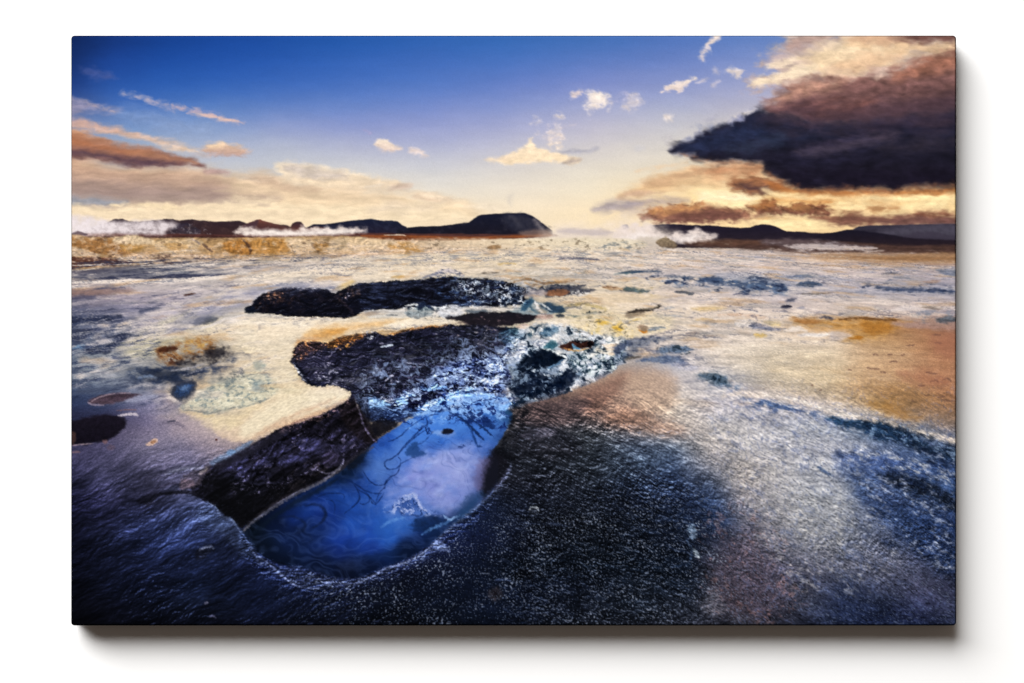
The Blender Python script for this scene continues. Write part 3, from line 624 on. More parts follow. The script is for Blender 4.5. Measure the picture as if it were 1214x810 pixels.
# ---- 7. striped mud, left and centre -------------------------------------
flecks('84,312 180,308 300,303 420,303 420,312 320,318 240,330 84,333', '#2c3048', .02, .2, 14, 7.0, 3, 2, .85, True, octv=5)
flecks('84,310 180,306 300,303 420,303 420,312 300,318 200,326 84,330', '#d5cabe', .10, .16, 12, 7.7, 3, 2, .85, True, octv=5)
stroke('84,329 120,330 160,328 200,330 240,327', 2.2, '#2b2e44', 1.2, 1.5, 5, .85, asp=4, dash=.7, ds=5)
stroke('84,322 140,322 180,324', 1.8, '#34364a', 1.2, 1.5, 5, .7, asp=4, dash=.6)
stroke('84,335 140,334 200,333 260,329 300,322', 2.6, '#e6dccf', 1, 1, 5, .92, asp=4)
stroke('74,340.5 95,340 108,339.5', 2, '#ece4da', .8, .6, 4, .95, asp=3)
stroke('84,337.5 130,337 190,336.4', .7, '#8f7f80', .7, .5, 4, .6, asp=4)
poly('84,342 110,340 150,342 160,346 120,350 84,352', '#7c5f58', 3, 2.5, 5, 4, .6, None, .2)
flecks('84,342 160,340 260,338 300,344 240,372 180,392 84,420', '#3c4058', .06, .22, 11, 6.6, 6, 4, .75, True, octv=5)
flecks('84,342 160,340 260,338 300,344 240,366 180,380 84,400', '#c9c0c2', .10, .22, 10, 7.5, 6, 4, .55, True, octv=5)
poly('84,378 100,376 120,374.5 138,374 146,376 138,380 118,383 98,385 84,386', '#262c42', 2.2, 3, 5, 3, .9, None, .25)
poly('84,352 100,350.5 114,351 108,355 90,356', '#4a4a60', 2, 2, 5, 3, .75)
poly('166,368 175,366 188,364 192,366 180,369 168,371', '#3a4058', 1.8, 2, 5, 3, .8)
poly('218,349.6 226,347.8 232,347.6 228,350 219,350.8', '#4a332e', .8, .8, 3, 2, .95)
poly('84,392 100,390 112,394 104,400 92,406 84,404', '#2f3448', 3, 3, 5, 3, .8, None, .2)
poly('100,418 112,412 126,408 140,398 150,396 158,398 150,404 136,414 118,420', '#252b40', 3, 4, 5, 2.5, .9, None, .25)
poly('124,398 140,396.5 156,397 166,397.5 150,401 134,402', '#2c3248', 2, 2, 5, 3, .8)
stroke('84,414 92,412 100,411', 2, '#6f8fb0', 1.5, 1.5, 4, .8)
stroke('100,412 118,406 132,405', 2.2, '#b8b2b4', 1.6, 1.5, 4, .75, asp=3)
poly('134,422 144,422 150,424 144,427 136,426', '#4a5068', 1.5, 1.5, 4, 2, .8)
# pale shoulder sweeping up to the first crater
poly('170,400 190,380 220,366 250,354 280,344 310,335 340,331 380,329 430,331 450,336 420,338 380,337 340,339 315,342 300,348 288,355 270,362 250,372 225,386 200,398', '#c8c0b6', 7, 5, 8, 2, .75, None, .08)
poly('290,328 330,322 380,318 440,320 500,318 540,322 530,330 480,332 440,334 400,332 350,330 310,334', '#e5d8c0', 5, 3, 8, 4, .8, None, .06)
poly('230,364 260,352 290,344 320,340 355,338 395,339 380,344 340,345 315,349 298,356 276,364 250,374 234,376', '#a6a6b4', 6, 4, 8, 2, .8, None, .12)
poly('188,384 205,374 222,370 232,374 226,383 208,389 192,391', '#b5b09a', 4, 4, 6, 1.6, .7, None, .16)
flecks('190,384 205,372 225,366 240,372 232,386 205,392', '#5a5c60', .15, .16, 3, 1.6, 4, 3, .7)
poly('228,386 232,379 238,376 248,375 258,376 254,381 244,384 234,387', '#3f4450', 1.3, 1.5, 4, 1.4, .95, '#54555c', .25)
stroke('206,391 222,390.5 236,389 248,386 262,381', 1, '#596070', 1, 1, 4, .85)
stroke('228,391 244,388 258,383 272,377 290,375', 1.6, '#e6dfd4', 1.2, 1, 4, .9)
poly('266,384 276,377 290,374.5 300,375 290,380 276,384', '#dcd8d6', 2, 1.5, 5, 2, .9)
poly('276,358 282,356.5 288,357 284,360 277,360', '#4a5058', 1, 1, 3, 1.6, .85)
flecks('250,352 300,342 300,372 250,376 220,380', '#e2ddd2', .15, .2, 4, 2, 6, 3, .5, False, -20)
flecks('190,400 300,340 400,330 300,372 230,392', '#77788a', .12, .25, 3, 4, 8, 4, .45, False, -22)
stroke('110,400 150,384 200,366 260,348 300,340', 3, '#cfc6be', 4, 3, 8, .5)
stroke('150,392 190,376 230,362', 3, '#a8a2b0', 4, 3, 8, .6)
stroke('180,395 215,377 250,360', 1.8, '#c2bcbc', 2.5, 2.5, 8, .6)
# bright table between the two craters
poly('292,376 310,374.5 340,377 380,379 402,378.5 420,379 450,377 480,376 505,376 530,378.5 545,381 530,385 505,385.5 480,388 455,390 432,394 410,398 385,402 365,404 352,408 345,420 348,440 358,452 372,459 352,464 330,470 300,480 270,488 240,486 222,485 215,478 200,470 210,440 290,420 300,410 240,400 190,402 160,408 150,404 190,395 240,390', '#dccfba', 5, 3, 8, 2, .78, '#d5c8ae', .07, 8, 2)
poly('300,384 340,381 400,382 440,384 420,390 370,396 330,404 310,402', '#e8d6bc', 8, 4, 9, 2.5, .8)
poly('360,396 380,388 420,384 460,380 476,382 450,388 415,392 385,399 365,404', '#dcb078', 5, 3, 7, 2.5, .8, None, .15)
poly('372,398 395,390 415,390 402,397 385,402', '#c9924e', 4, 3, 6, 2, .8, None, .15)
poly('352,404 368,399 380,402 370,410 354,412', '#cb9a6a', 4, 3, 5, 1.4, .7)
poly('455,386 480,379.5 510,377.5 535,379 545,381 525,384.5 500,385 475,389', '#f2e6cc', 2.5, 2, 6, 3, .9)
poly('430,379 455,378 450,381 430,381.5', '#e9dcc6', 2, 1, 5, 3, .6)
poly('140,410 170,404 196,402 200,410 180,420 150,422', '#c9c2a2', 6, 4, 7, 2, .6)
# foreground step of the table
poly('372,459 388,457 402,458 410,462 416,467 417,471 410,475 398,480 385,488 372,494 355,500 340,503 328,509 318,515 306,521 292,524 280,524 268,520 255,512 250,500 262,492 290,482 325,470 350,464', '#ddceb0', 2.5, 2, 6, 1.4, .95, '#d2baa0', .08, 6)
poly('300,492 330,476 360,466 395,461 412,467 400,474 370,486 340,496 312,512 290,518 285,505', '#e3d6ba', 5, 3, 7, 2, .75)
poly('330,504 360,494 390,484 408,474 412,477 395,488 370,498 345,507', '#c29a7c', 3, 2, 5, 2, .6)
poly('222,484 250,490 280,488 300,480 312,482 292,494 270,510 250,508 235,498 224,494', '#d8c6a4', 4, 3, 6, 2, .85, None, .06)
poly('214,486 228,489 250,490 252,494 232,494 218,492', '#cdb890', 3, 2, 5, 2, .7)
stroke('214,483 224,487 240,489 262,487 290,481 320,472', 1.2, '#545c62', 1.2, 1.2, 5, .75)
poly('214,482 226,474 240,466 255,455 275,446 300,440 318,444 325,452 330,464 310,474 285,482 260,487 235,487', '#c4c3ac', 5, 4, 7, 1.5, .8, None, .08)
flecks('214,482 240,464 280,445 318,444 330,462 300,478 255,488 225,486', '#556a74', .06, .2, 2.4, 1.3, 5, 3, .7)
flecks('214,482 240,464 280,445 318,444 330,462 300,478 255,488 225,486', '#e6e2c8', .1, .2, 2.4, 1.3, 5, 3, .7)
poly('300,430 306,427 312,432 308,440 302,438', '#8a958e', 2.5, 2, 4, 1, .6)
poly('298,454 306,452 314,458 306,464 298,461', '#8a989a', 2.5, 2, 4, 1, .6)
flecks('300,424 316,430 320,460 305,466 296,445', '#7f8f90', .0, .3, 3, 1.5, 5, 3, .5)
# ---- 8. upper crater ------------------------------------------------------
CR1 = '291,368 294,364 298,361 303,355 310,349 320,345 335,342 350,341 365,342 380,342.5 392,345 397,348 403,344 413,340 424,336 440,335 460,333.5 480,332.5 500,331 515,329.5 530,328 546,329 562,330 580,331.5 598,334 612,337 622,341 626,347 622,352 628,358 618,362 598,363 575,364.5 552,365 530,366.5 500,366 478,366.5 455,367 442,368 430,371.5 416,376 402,377.5 380,376 352,375.5 330,374 312,371.5 298,371'
stroke('310,343 330,338 352,337 372,339 392,342', 2.6, '#8f93a4', 2.5, 2, 6, .6, asp=2)
poly(CR1, '#14141c', 1.0, 1.8, 4, 1.6, .98, '#101018', .25, 5, 2)
flecks('298,362 312,350 330,344 350,343 360,350 345,362 322,368 304,368', '#4f352a', .02, .25, 3.5, 1.4, 4, 2, .85)
flecks('303,358 315,349 326,347 332,353 322,362 310,364', '#7a5642', .08, .2, 2, 1.2, 3, 2, .75)
flecks('318,346 330,344 338,350 330,356 318,354', '#a9785a', .18, .15, 2, 1, 2, 1, .75)
flecks('340,344 385,344 398,350 406,362 380,372 345,370', '#262024', .0, .25, 3, 1.5, 4, 2, .8)
flecks('398,352 405,344 425,338 432,342 425,352 412,358 404,360', '#6a5042', .05, .2, 2.4, 1.2, 3, 2, .8)
flecks('405,352 412,347 416,352 412,356', '#b8b0c0', .05, .2, 1.6, 1, 2, 1, .8)
flecks('420,338 480,334 560,331 600,336 600,362 480,366 430,368', '#2c3140', .0, .22, 3, 3.4, 4, 2, .8)
flecks('420,338 480,334 560,331 600,336 600,362 480,366 430,368', '#454c5e', .2, .2, 2.2, 4, 4, 2, .7)
stroke('422,346 440,340 470,341 500,338', 1.2, '#3c4050', 1.4, 1.5, 4, .7, asp=2)
stroke('398,350 408,360 416,368 420,374', 1.6, '#3a2e30', 1.4, 1.5, 3, .7)
flecks('545,329 570,330 600,332 628,338 640,346 628,358 600,362 560,364 548,350', '#b9c0cc', .16, .12, 2.4, 1.6, 4, 3, .9, warp=6)
flecks('520,329 560,330 620,338 632,350 610,362 530,364', '#4a6080', .12, .2, 3, 2, 4, 3, .7)
stroke('512,328 520,323 530,321 542,323 550,328', 2.4, '#c2bcc0', 1.2, 1.6, 3, .9, dash=.4)
stroke('500,330 515,325 524,322', 1.4, '#59607a', 1, 1.2, 3, .75, dash=.4)
flecks('505,328 520,320 540,320 552,328 540,332 515,332', '#3a4560', .1, .16, 2, 1.4, 2, 1, .85)
poly('464,329 472,326.5 480,327.5 474,330', '#c9a25c', 1.5, 1, 3, 2, .8)
poly('398,342 405,336 414,332 422,334 414,339 404,343', '#d0b67c', 2.5, 1.5, 4, 1.5, .8, None, .12)
stroke('392,324 402,326 412,327 418,325', 1, '#70707c', .9, 1, 3, .8, dash=.3)
stroke('375,324 390,323.5 405,324', .7, '#a59c98', .8, .8, 3, .7)
stroke('293,369.6 312,373.4 340,376.4 380,378 404,379 420,377 436,371.5', 1.1, '#efe6d4', 1, .5, 5, .85)
poly('293,364 290,369 294,372 302,371 302,364', '#161c26', 1.2, 1, 3, 1, .9)
poly('282,357 287,356 290,358 284,359.5', '#3b4a52', 1, .8, 3, 1.5, .85)
# white shelf with small cones under it
poly('426,373 432,369 445,367.5 470,366.5 500,365 520,364 540,363 548,368 545,374 520,376 500,377.5 470,377 440,377', '#c9ccce', 1.2, 2, 4, 2.5, .95, '#d9d4c6', .12, 3, 3)
poly('433,370 442,368.5 450,370 444,373 434,373', '#7f8490', 1.5, 1, 3, 2, .75, None, .2)
stroke('458,374 465,373.5 471,374', .9, '#3c444c', .7, .8, 2, .85, dash=.4)
poly('480,372 486,368 493,365 498,360 502,357.5 506,361 512,366 514,372 505,376 490,377', '#6f7f88', 1.2, 1.4, 3, 1, .92, '#8d979a', .35, 2.4)
poly('494,367 499,359.5 503,358 505,362 500,367', '#1e2736', 1, 1, 2.5, 1, .9)
stroke('503,358 507,363 513,367 519,370', 1.3, '#1f2838', .9, 1, 2.5, .85)
flecks('480,364 495,361 520,363 545,362 550,370 530,377 490,378', '#39454f', .14, .13, 2, 2, 2, 1.5, .8)
stroke('480,363 490,361.5 496,362', 1.2, '#e2e4e4', .8, .8, 2.5, .9)
poly('520,366 535,362 546,364 552,371 540,377 524,376', '#cdd2d8', 1.8, 2, 3.5, 2, .85, None, .25, 3)
flecks('520,362 560,366 575,372 545,380 520,378', '#2d3948', .12, .14, 2.4, 2.2, 2, 2, .85)

# ---- 9. right-hand half of the middle distance ---------------------------
# islands, cone, basin
poly('545,366 570,363 590,364.5 605,366 615,362 622,358 625,362 615,368 590,370 560,372', '#d9d5cc', 1.4, 2, 3.5, 2.6, .85, None, .15)
poly('552,368 566,367 580,369 570,372 556,371', '#3e4a58', 1.6, 1.5, 3, 2.4, .8)
poly('594,359 600,354 606,353 612,349.5 618,352 622,356 618,361 606,362 598,363', '#1c2432', 1.2, 1.6, 3, 1.5, .95, None, .3)
flecks('592,352 606,348 622,350 626,358 612,364 594,363', '#d5dae2', .16, .1, 2, 1.6, 2, 2, .9)
poly('596,371 606,368 614,365 620,360 626,355 630,354 636,357 644,361 654,362 664,363 668,367 660,371 645,374 625,376 606,375', '#7c8f98', 1.4, 1.6, 4, 1.4, .95, '#8e9ba0', .22, 3)
poly('617,366 622,359 627,355 631,354.5 632,360 626,366 620,369', '#2b4a62', 1.6, 1.4, 3, 1, .92, None, .25)
poly('640,362 650,358 660,361 668,364 672,369 662,372 652,370', '#22384e', 1.8, 1.8, 3, 1.5, .9, None, .3)
stroke('634,357 637,362 640,368 644,371', 1.4, '#f0f2f2', .8, .8, 2.5, .95, dash=.2)
stroke('642,360 648,364 654,368', 1, '#e2e8ea', .8, .8, 2.5, .85)
stroke('628,362 632,367 640,372', 1.6, '#3c5668', 1, 1, 2.5, .8)
poly('528,376 545,373.5 565,371 585,370 605,369 620,372 636,375 634,379 620,383 600,386.5 580,388.5 562,387 550,382 540,379', '#16161e', 1.3, 2, 4, 2.4, .97, '#1d1820', .2)
flecks('535,376 600,371 636,376 600,386 560,387', '#3d3138', .1, .2, 2.6, 3, 3, 2, .7)
flecks('560,372 590,372 600,378 580,384', '#8d7478', .34, .1, 2, 1.8, 2, 2, .7)
poly('636,375 645,372 655,373 656,377 646,379 636,378', '#9a7f78', 1.2, 1.2, 2.5, 1.6, .85, None, .35)
poly('660,374 668,373 670,376 662,377', '#232c3a', 1, 1, 2.5, 1.5, .85)
stroke('672,374 684,376 700,377 715,375', 1.4, '#3c5058', 1, 1.6, 3, .85, dash=.4)
poly('690,372 700,370.5 712,370.5 716,373 708,378 698,378 690,375', '#4a5658', 1.4, 2, 2.5, 1.6, .9, None, .4)
flecks('685,370 720,369 722,378 695,380', '#17202a', .12, .12, 2, 1.8, 2, 1, .9)
# chunky rocks north of them
flecks('600,326 640,322 680,320 700,322 700,334 660,338 610,336', '#5f7078', .05, .18, 2.6, 3, 4, 3, .75)
flecks('600,322 660,320 700,324 700,334 640,336 600,332', '#e3dacb', .12, .15, 2.6, 3.2, 3, 2, .8)
stroke('570,324 580,323 592,323', 1.3, '#4c453e', 1, 1, 3, .85, dash=.3)
flecks('600,330 640,327 680,330 690,336 650,340 610,340', '#a07848', .05, .2, 2.6, 3.2, 3, 2, .8)
stroke('605,336 625,331 645,336 665,335 682,333', 1.3, '#7d5a38', 1, 1.3, 3, .8, dash=.35)
poly('648,341 660,338 676,339 690,337.5 700,341 706,344 700,347 686,349 672,351 658,350 648,349', '#3a3c48', 1.4, 2.5, 3, 2, .92, None, .4, 3)
flecks('620,342 650,338 690,337 710,343 680,352 640,352 618,350', '#1c2436', .06, .14, 2.4, 2.4, 3, 2, .9)
poly('646,347 655,344 668,343.5 676,347 664,351 650,351', '#8a5c40', 1.4, 2, 3, 1.6, .85, None, .35)
flecks('676,346 690,344 700,348 690,351 680,350', '#f0ece4', .0, .15, 2, 2, 2, 1, .9)
poly('622,345 640,343 650,348 640,352 622,351', '#a49a9c', 2, 2, 4, 2, .7)
poly('690,340 730,332 770,330 790,336 780,342 740,346 710,344', '#d9cbb2', 3, 2, 6, 3, .8)
poly('640,354 680,352 720,348 755,348 780,350 790,356 760,362 730,364 700,361 670,358 650,357', '#d8c6a8', 3, 2.5, 6, 3, .85, None, .06)
stroke('670,363 690,361 705,363 720,367', 1.8, '#a4935a', 1.8, 1.6, 4, .75, dash=.3)
stroke('672,362 690,360 704,362', 1, '#7f7448', 1, 1, 3, .6, dash=.3)
poly('714,340 724,339 736,340.5 746,341 752,345 738,344.5 722,344', '#a88a68', 1, 1.5, 3, 2.4, .85, None, .3)
stroke('714,341 722,340 730,341', 1, '#6a4a34', .8, .8, 2.5, .8, dash=.3)
stroke('734,344 744,345.5 752,345', .9, '#3c3c40', .8, .8, 2.5, .85, dash=.3)
stroke('728,325.5 738,324 750,323 765,321', 1.5, '#33505e', 1, 1.2, 3, .85, dash=.2)
stroke('735,324 745,322 758,322', .9, '#2b3a4c', .8, 1, 3, .8, dash=.3)
stroke('660,308 672,306.4 690,306.6 706,307.6 712,308.4', 1.4, '#47495c', .8, .8, 3, .9)
stroke('590,313.4 602,312.4 612,313', 1.2, '#c9ac6c', 1.2, 1, 3, .75)
flecks('430,300 560,298 640,302 640,308 520,312 440,312', '#7b8088', .12, .16, 2.2, 5, 4, 2, .7)
flecks('420,300 640,300 760,300 760,318 600,318 430,316', '#8b8a90', .16, .18, 11, 8.0, 5, 3, .6, True)
flecks('420,308 640,304 800,302 900,306 760,320 500,322', '#e8dac2', .06, .25, 11, 8.0, 5, 3, .55, True)
flecks('640,296 760,288 800,292 900,300 900,312 760,312 650,306', '#747c86', .2, .15, 10, 9.0, 4, 2, .6, True)
flecks('715,290 745,286 760,292 745,297 720,296', '#5a6670', .05, .2, 2, 2.6, 2, 2, .7)
# blue broken ridge
stroke('748,323 760,322 774,321.6 785,322', 1.6, '#2c3e58', 1, 1.4, 3, .9, dash=.3)
stroke('786,327 800,328 815,330 830,331 848,331 862,333 876,334', 2.2, '#31405a', 1.2, 1.8, 3.5, .92, dash=.25)
poly('826,330 845,329.5 862,331.5 880,333 895,332 910,334 925,337 936,341 925,344 900,344 880,342 860,339 840,336 826,334', '#3b4b68', 2, 3, 3.5, 2.4, .85, None, .35, 3, 2)
flecks('770,326 830,328 890,330 940,338 930,348 880,350 820,342 775,338', '#232f4a', .08, .14, 2.6, 3, 3, 2, .9)
flecks('760,326 830,328 890,332 940,340 930,350 860,346 790,340', '#5d7494', .1, .18, 2.6, 2.6, 4, 3, .75)
flecks('760,326 830,328 890,332 940,340 930,350 860,346 790,340', '#dcd3ca', .16, .14, 2.4, 2.8, 4, 3, .8)
stroke('885,331 894,328 902,330 915,331', 1.8, '#2c3852', 1, 1.4, 3, .9, dash=.2)
poly('932,329 942,326 952,325 960,326 966,328.5 952,330 938,330', '#55627a', 1.2, 1.8, 3, 2, .85, None, .4)
poly('944,337 952,334 962,333.5 970,335 975,338 962,340 950,340', '#35445c', 1.2, 1.8, 3, 2, .9, None, .35)
stroke('972,330 985,327 1000,325', 1, '#9a9aa4', .9, 1, 3, .6, dash=.3)
stroke('1045,325 1056,324 1068,325', 1.3, '#4a5264', 1, 1.2, 3, .85, dash=.3)
stroke('1050,334 1062,330 1074,330 1086,332', 1.6, '#6a7284', 1.2, 1.4, 3, .8, dash=.3)
poly('1095,334 1110,332 1116,334 1104,336', '#8a6c5a', 1.2, 1, 3, 2, .7)
poly('1110,320 1125,319 1134,320 1134,328 1122,327', '#5c6880', 1.5, 2, 3, 2, .8, None, .3)
stroke('1020,320 1040,319 1060,319', 1, '#8a8a94', .9, 1, 3, .7, dash=.4)
poly('1036,341 1050,340 1066,341 1082,341.5 1100,342.5 1118,343 1132,346 1115,347.5 1095,346 1072,346 1050,345', '#36425e', 1.6, 2.4, 3, 3, .88, None, .35, 3, 2)
flecks('1010,338 1060,336 1120,338 1134,346 1080,350 1030,348', '#28324c', .14, .14, 2.4, 3.4, 3, 2, .8)
stroke('1000,348 1020,346 1034,343', 1.2, '#7a8294', 1, 1.2, 3, .75, dash=.3)
stroke('940,350 955,348 975,348 990,347', .9, '#6a6870', .8, 1, 3, .75, dash=.3)
flecks('780,300 950,300 1134,308 1134,338 960,340 820,322', '#8a90a2', .14, .2, 10, 9.0, 6, 4, .65, True, octv=5)
flecks('780,300 950,300 1134,308 1134,338 960,340 820,322', '#e3d5ca', .10, .25, 10, 9.0, 6, 4, .55, True, octv=5)
poly('960,303 1000,301 1060,302 1134,300 1134,312 1080,313 1020,311 980,308', '#a5805c', 3, 2.5, 5, 5, .75, None, .15, 3, 4)
poly('1010,305 1060,304 1110,304 1134,305 1134,308 1060,309', '#8a6444', 2, 2, 5, 5, .7, None, .2, 3, 4)
stroke('945,306 975,309 1000,312', 1.2, '#d8b48c', 1.6, 1, 4, .6)
# small pits
poly('925,363 930,361.6 936,361.8 939,364 932,365.6 927,365', '#262838', 1, .8, 3, 1.6, .95)
poly('931,357 938,354 945,354 941,357.5 934,358.6', '#4a4e60', 1.4, 1, 3, 1.6, .9)
poly('944,365 950,363.4 955,364.6 949,366.6', '#8a8c9a', 1.2, .8, 3, 1.6, .8)
stroke('888,361 895,360 898,361', .8, '#5a6070', .7, .8, 2.5, .85)
stroke('880,366 886,367 892,367.5', .8, '#5c6478', .8, .8, 2.5, .8)
stroke('868,350 875,348 882,348.5 892,349', 1, '#4f566c', .9, 1.2, 3, .8, dash=.3)
stroke('820,356 840,355.5 858,354.5', .8, '#9a98a0', .8, 1, 3, .7)
stroke('880,357 888,356 895,356', 1, '#8a8c9e', 1, 1, 3, .6)
stroke('950,349 965,348.5 980,348', 1, '#5b564c', .8, .8, 3, .75, dash=.3)
poly('800,346 808,345 816,346 824,348 818,350 806,348', '#3d4450', 1.2, 1.5, 3, 2.2, .85, None, .3)
poly('742,340 750,341 760,343 770,345 764,348 750,346 740,345', '#3f5258', 1.4, 1.8, 3, 2, .85, None, .35)
flecks('740,336 790,338 830,346 800,352 745,348', '#a5946a', .1, .2, 2.4, 3, 3, 2, .7)
stroke('741,373 748,370 758,368.5 768,367.5 776,366 782,363 784,362', 1.9, '#2a2624', 1, 1.6, 3, .95)
stroke('760,366.5 772,366 780,362.5', 1, '#8a806c', .8, .9, 3, .7)
stroke('742,376 760,373 775,370', 1.5, '#c9a878', 1.6, 1.2, 3, .7)
stroke('788,365.6 795,364.6 800,365', 1.2, '#51687c', .9, 1, 2.5, .8)
stroke('782,375 795,374 808,375.5', .9, '#7a8c9c', .9, 1, 3, .7, dash=.3)
poly('820,366 840,363 862,364 850,368 830,369', '#d3b67e', 3, 2, 4, 2.6, .75, None, .1)
stroke('852,374 870,373.5 890,375 910,376', 1.6, '#a8846a', 1.6, 1.6, 4, .7, dash=.3, asp=2)
stroke('825,379.5 835,378.5 845,378', 1.1, '#c2a878', 1.1, 1, 3, .7)
# white cone at right, yellow and rust patches
poly('870,384 876,379 882,376.5 888,378 893,381 897,387 888,388 876,387', '#e6dfd6', 2.4, 2.5, 3, 1.2, .8, None, .15)
poly('892,382 900,383 908,386 915,389 925,391 915,392.5 900,391 890,388', '#6f768c', 1.6, 2, 3, 1.8, .85, None, .3)
flecks('888,378 905,380 925,388 935,391 915,393 890,390', '#3f485e', .12, .14, 2, 1.8, 2, 2, .85)
flecks('846,382 860,380 872,383 868,388 850,387', '#5c6a80', .05, .18, 2.2, 1.8, 3, 2, .8)
poly('906,382 915,380.5 924,382 926,386 916,386.5', '#dcc48c', 2, 1.5, 3, 1.6, .8, None, .15)
poly('893,397 898,396 905,396.5 910,398 904,400.6 897,400', '#d9b056', 1.8, 1.5, 3, 1.6, .8)
poly('868,392 885,393.5 890,397 876,396', '#b8a694', 2, 1.5, 3, 2, .6)
stroke('834,383 842,382 850,384', 1.6, '#6b7684', 1.2, 1.4, 3, .75, dash=.2)
poly('814,396 822,394 830,394 828,398 818,399', '#8d7f78', 2, 2, 3, 1.6, .75, None, .25)
stroke('828,397 838,395.5 846,395', 1.2, '#5f646e', 1, 1.2, 3, .7, dash=.3)
poly('938,376 952,377.5 965,378 980,380 996,378.4 1012,377.4 1030,377.6 1048,378.6 1066,380 1080,382 1070,386 1060,392 1048,398 1036,402 1015,406 1000,404 1008,399 1014,396 1000,393 985,390 970,388 952,386 942,382', '#b07c3a', 5, 4.5, 5, 2.4, .72, '#c09a64', .3, 4, 3)
poly('940,377 960,378 975,381 960,385 946,382', '#9a6c40', 2, 2, 4, 2, .75, None, .2)
stroke('996,379 1015,377.6 1040,378.4 1068,380.6', 1.6, '#5f3f22', 1.2, 1.2, 4, .85, asp=2)
poly('1020,384 1040,382 1060,385 1050,394 1030,396', '#9a6526', 4, 4, 5, 2, .6, None, .25)
poly('1005,401 1015,399 1024,399.5 1018,402.6', '#9a6420', 1.6, 1.4, 3, 2, .85)
stroke('972,377 980,376 990,379', 1.6, '#3d3c48', 1, 1.4, 2.6, .9, dash=.2)
poly('930,392 938,388 946,387 953,390 957,393 945,394', '#eae0d4', 2.4, 2, 4, 2, .8)
poly('945,397 962,394.6 980,394.8 988,396 975,399 958,399', '#f0e8de', 1.8, 1.2, 4, 3, .95)
poly('986,394 1000,393.5 1010,398 1000,402 985,402', '#c4b8b0', 2.5, 1.6, 4, 2, .7)
poly('1056,384 1080,382 1110,381 1134,381 1134,391 1110,391 1080,389', '#9f8a8a', 2.5, 2.5, 4, 3, .75, None, .2)
stroke('1092,364 1105,365 1118,366.4', 1.5, '#4e4540', 1, 1.2, 3, .85, dash=.2)
poly('1055,368 1075,363 1095,366 1085,369', '#e3dad4', 2, 1.5, 4, 3, .8)
poly('1110,380 1115,376 1124,375.5 1132,377 1134,381 1120,383', '#3c4c5c', 1.6, 1.8, 3, 1.6, .9, None, .3)
flecks('1080,370 1134,368 1134,384 1100,384', '#68788c', .08, .2, 2.2, 2.6, 3, 2, .7)
flecks('780,352 900,352 1000,356 1134,352 1134,376 1000,374 850,380 780,372', '#a7a2a8', .14, .25, 8, 8.0, 6, 4, .5, True, octv=5)
flecks('780,352 900,352 1000,356 1134,352 1134,376 1000,374 850,380 780,372', '#ece0d2', .14, .25, 8, 8.0, 6, 4, .5, True, octv=5)
# yellow flat east of the foam
poly('690,374 740,371 790,374 800,384 790,392 760,400 735,404 700,402 672,400 660,392 665,384', '#ddcfae', 3, 3, 6, 2, .85, None, .08)
flecks('690,378 720,376 745,382 760,390 745,402 715,402 690,396', '#dfbb5e', .05, .3, 4, 1.8, 6, 3, .7)
poly('704,380 714,380 722,384 712,385', '#ddb040', 2, 1.6, 3, 1.8, .75)
poly('726,388 735,386 740,390 730,392', '#e0ae34', 2, 1.6, 3, 1.6, .75)
flecks('690,376 745,376 765,390 740,404 690,400', '#6f6a58', .3, .1, 1.8, 1.8, 2, 1, .8)
poly('756,388 760,385 766,386 768,391 764,394 758,391', '#7f6a56', 1.2, 1.2, 2.5, 1, .9, None, .4)
stroke('757,391 762,394 768,393', 1, '#b8701c', .8, .8, 2.5, .9)
poly('768,391 776,387 786,387.4 788,389 778,391 772,393', '#5b7084', 1.4, 1.4, 3, 1.6, .85, None, .25)
poly('740,373 748,370 765,369 760,374 744,377', '#4a3c34', 1.6, 1.4, 3, 1.6, .5)
stroke('744,384 752,380 760,378', 1, '#c9a85c', 1, 1, 3, .6)
# gully running down from the yellow flat to the right
poly('738,406 752,402 770,399 790,399 800,401 790,405 770,408 756,414 742,420 734,420', '#6f7584', 2.5, 3, 4, 1.8, .85, None, .3, 3)
flecks('734,406 760,400 795,398 800,404 770,412 745,424 732,426', '#2f3850', .05, .15, 2.6, 1.8, 3, 2, .85)
stroke('742,425 752,424 760,423', 1.3, '#4a443e', 1, 1.2, 2.6, .85)
stroke('760,424 775,414 790,406 806,401', 2.4, '#d2c6ba', 2, 1.6, 4, .75)
poly('780,415 790,411 804,410 816,411 822,415 810,418.4 792,419 782,418', '#5a6c84', 1.8, 2.4, 3, 2, .88, None, .3, 3)
flecks('778,412 800,409 824,412 818,420 784,420', '#23303c', .08, .14, 2, 2, 2, 2, .85)
poly('752,430 765,424 780,422 796,422.4 808,425 812,430 800,434 782,433 766,431', '#5f6e88', 2.2, 2.8, 4, 2, .85, None, .25, 3)
flecks('748,430 775,422 810,424 812,434 775,436', '#3c4c6c', .08, .18, 2.6, 2.2, 3, 2, .8)
poly('768,436 785,432 806,430 822,434 830,440 815,445 795,442 778,440', '#b0b2c0', 3, 2.5, 5, 2, .8, None, .12)
stroke('808,422 818,427 826,431', 1.6, '#e8e0d8', 1.2, 1.2, 3, .8)
poly('826,444 834,442 842,442 852,443.5 860,447 864,452 866,457 860,460 850,458 842,453 832,450 828,447', '#3c5062', 3, 4, 3, 1.4, .8, None, .45, 3)
flecks('824,442 850,441 866,448 880,456 872,462 846,458 830,452', '#5f7690', .04, .2, 2.6, 1.6, 3, 3, .75)
flecks('830,443 850,442 864,452 858,459 840,453', '#101e2c', .08, .16, 2.4, 1.4, 2, 1, .85)
stroke('832,441 846,442.6 860,446 876,455 886,462', 1.3, '#d9d6d4', 1.2, 1.2, 3, .6, dash=.3)
flecks('838,458 856,458 880,466 896,478 890,484 862,472 842,464', '#62769a', .05, .2, 2.6, 1.8, 4, 3, .85, False, 30)
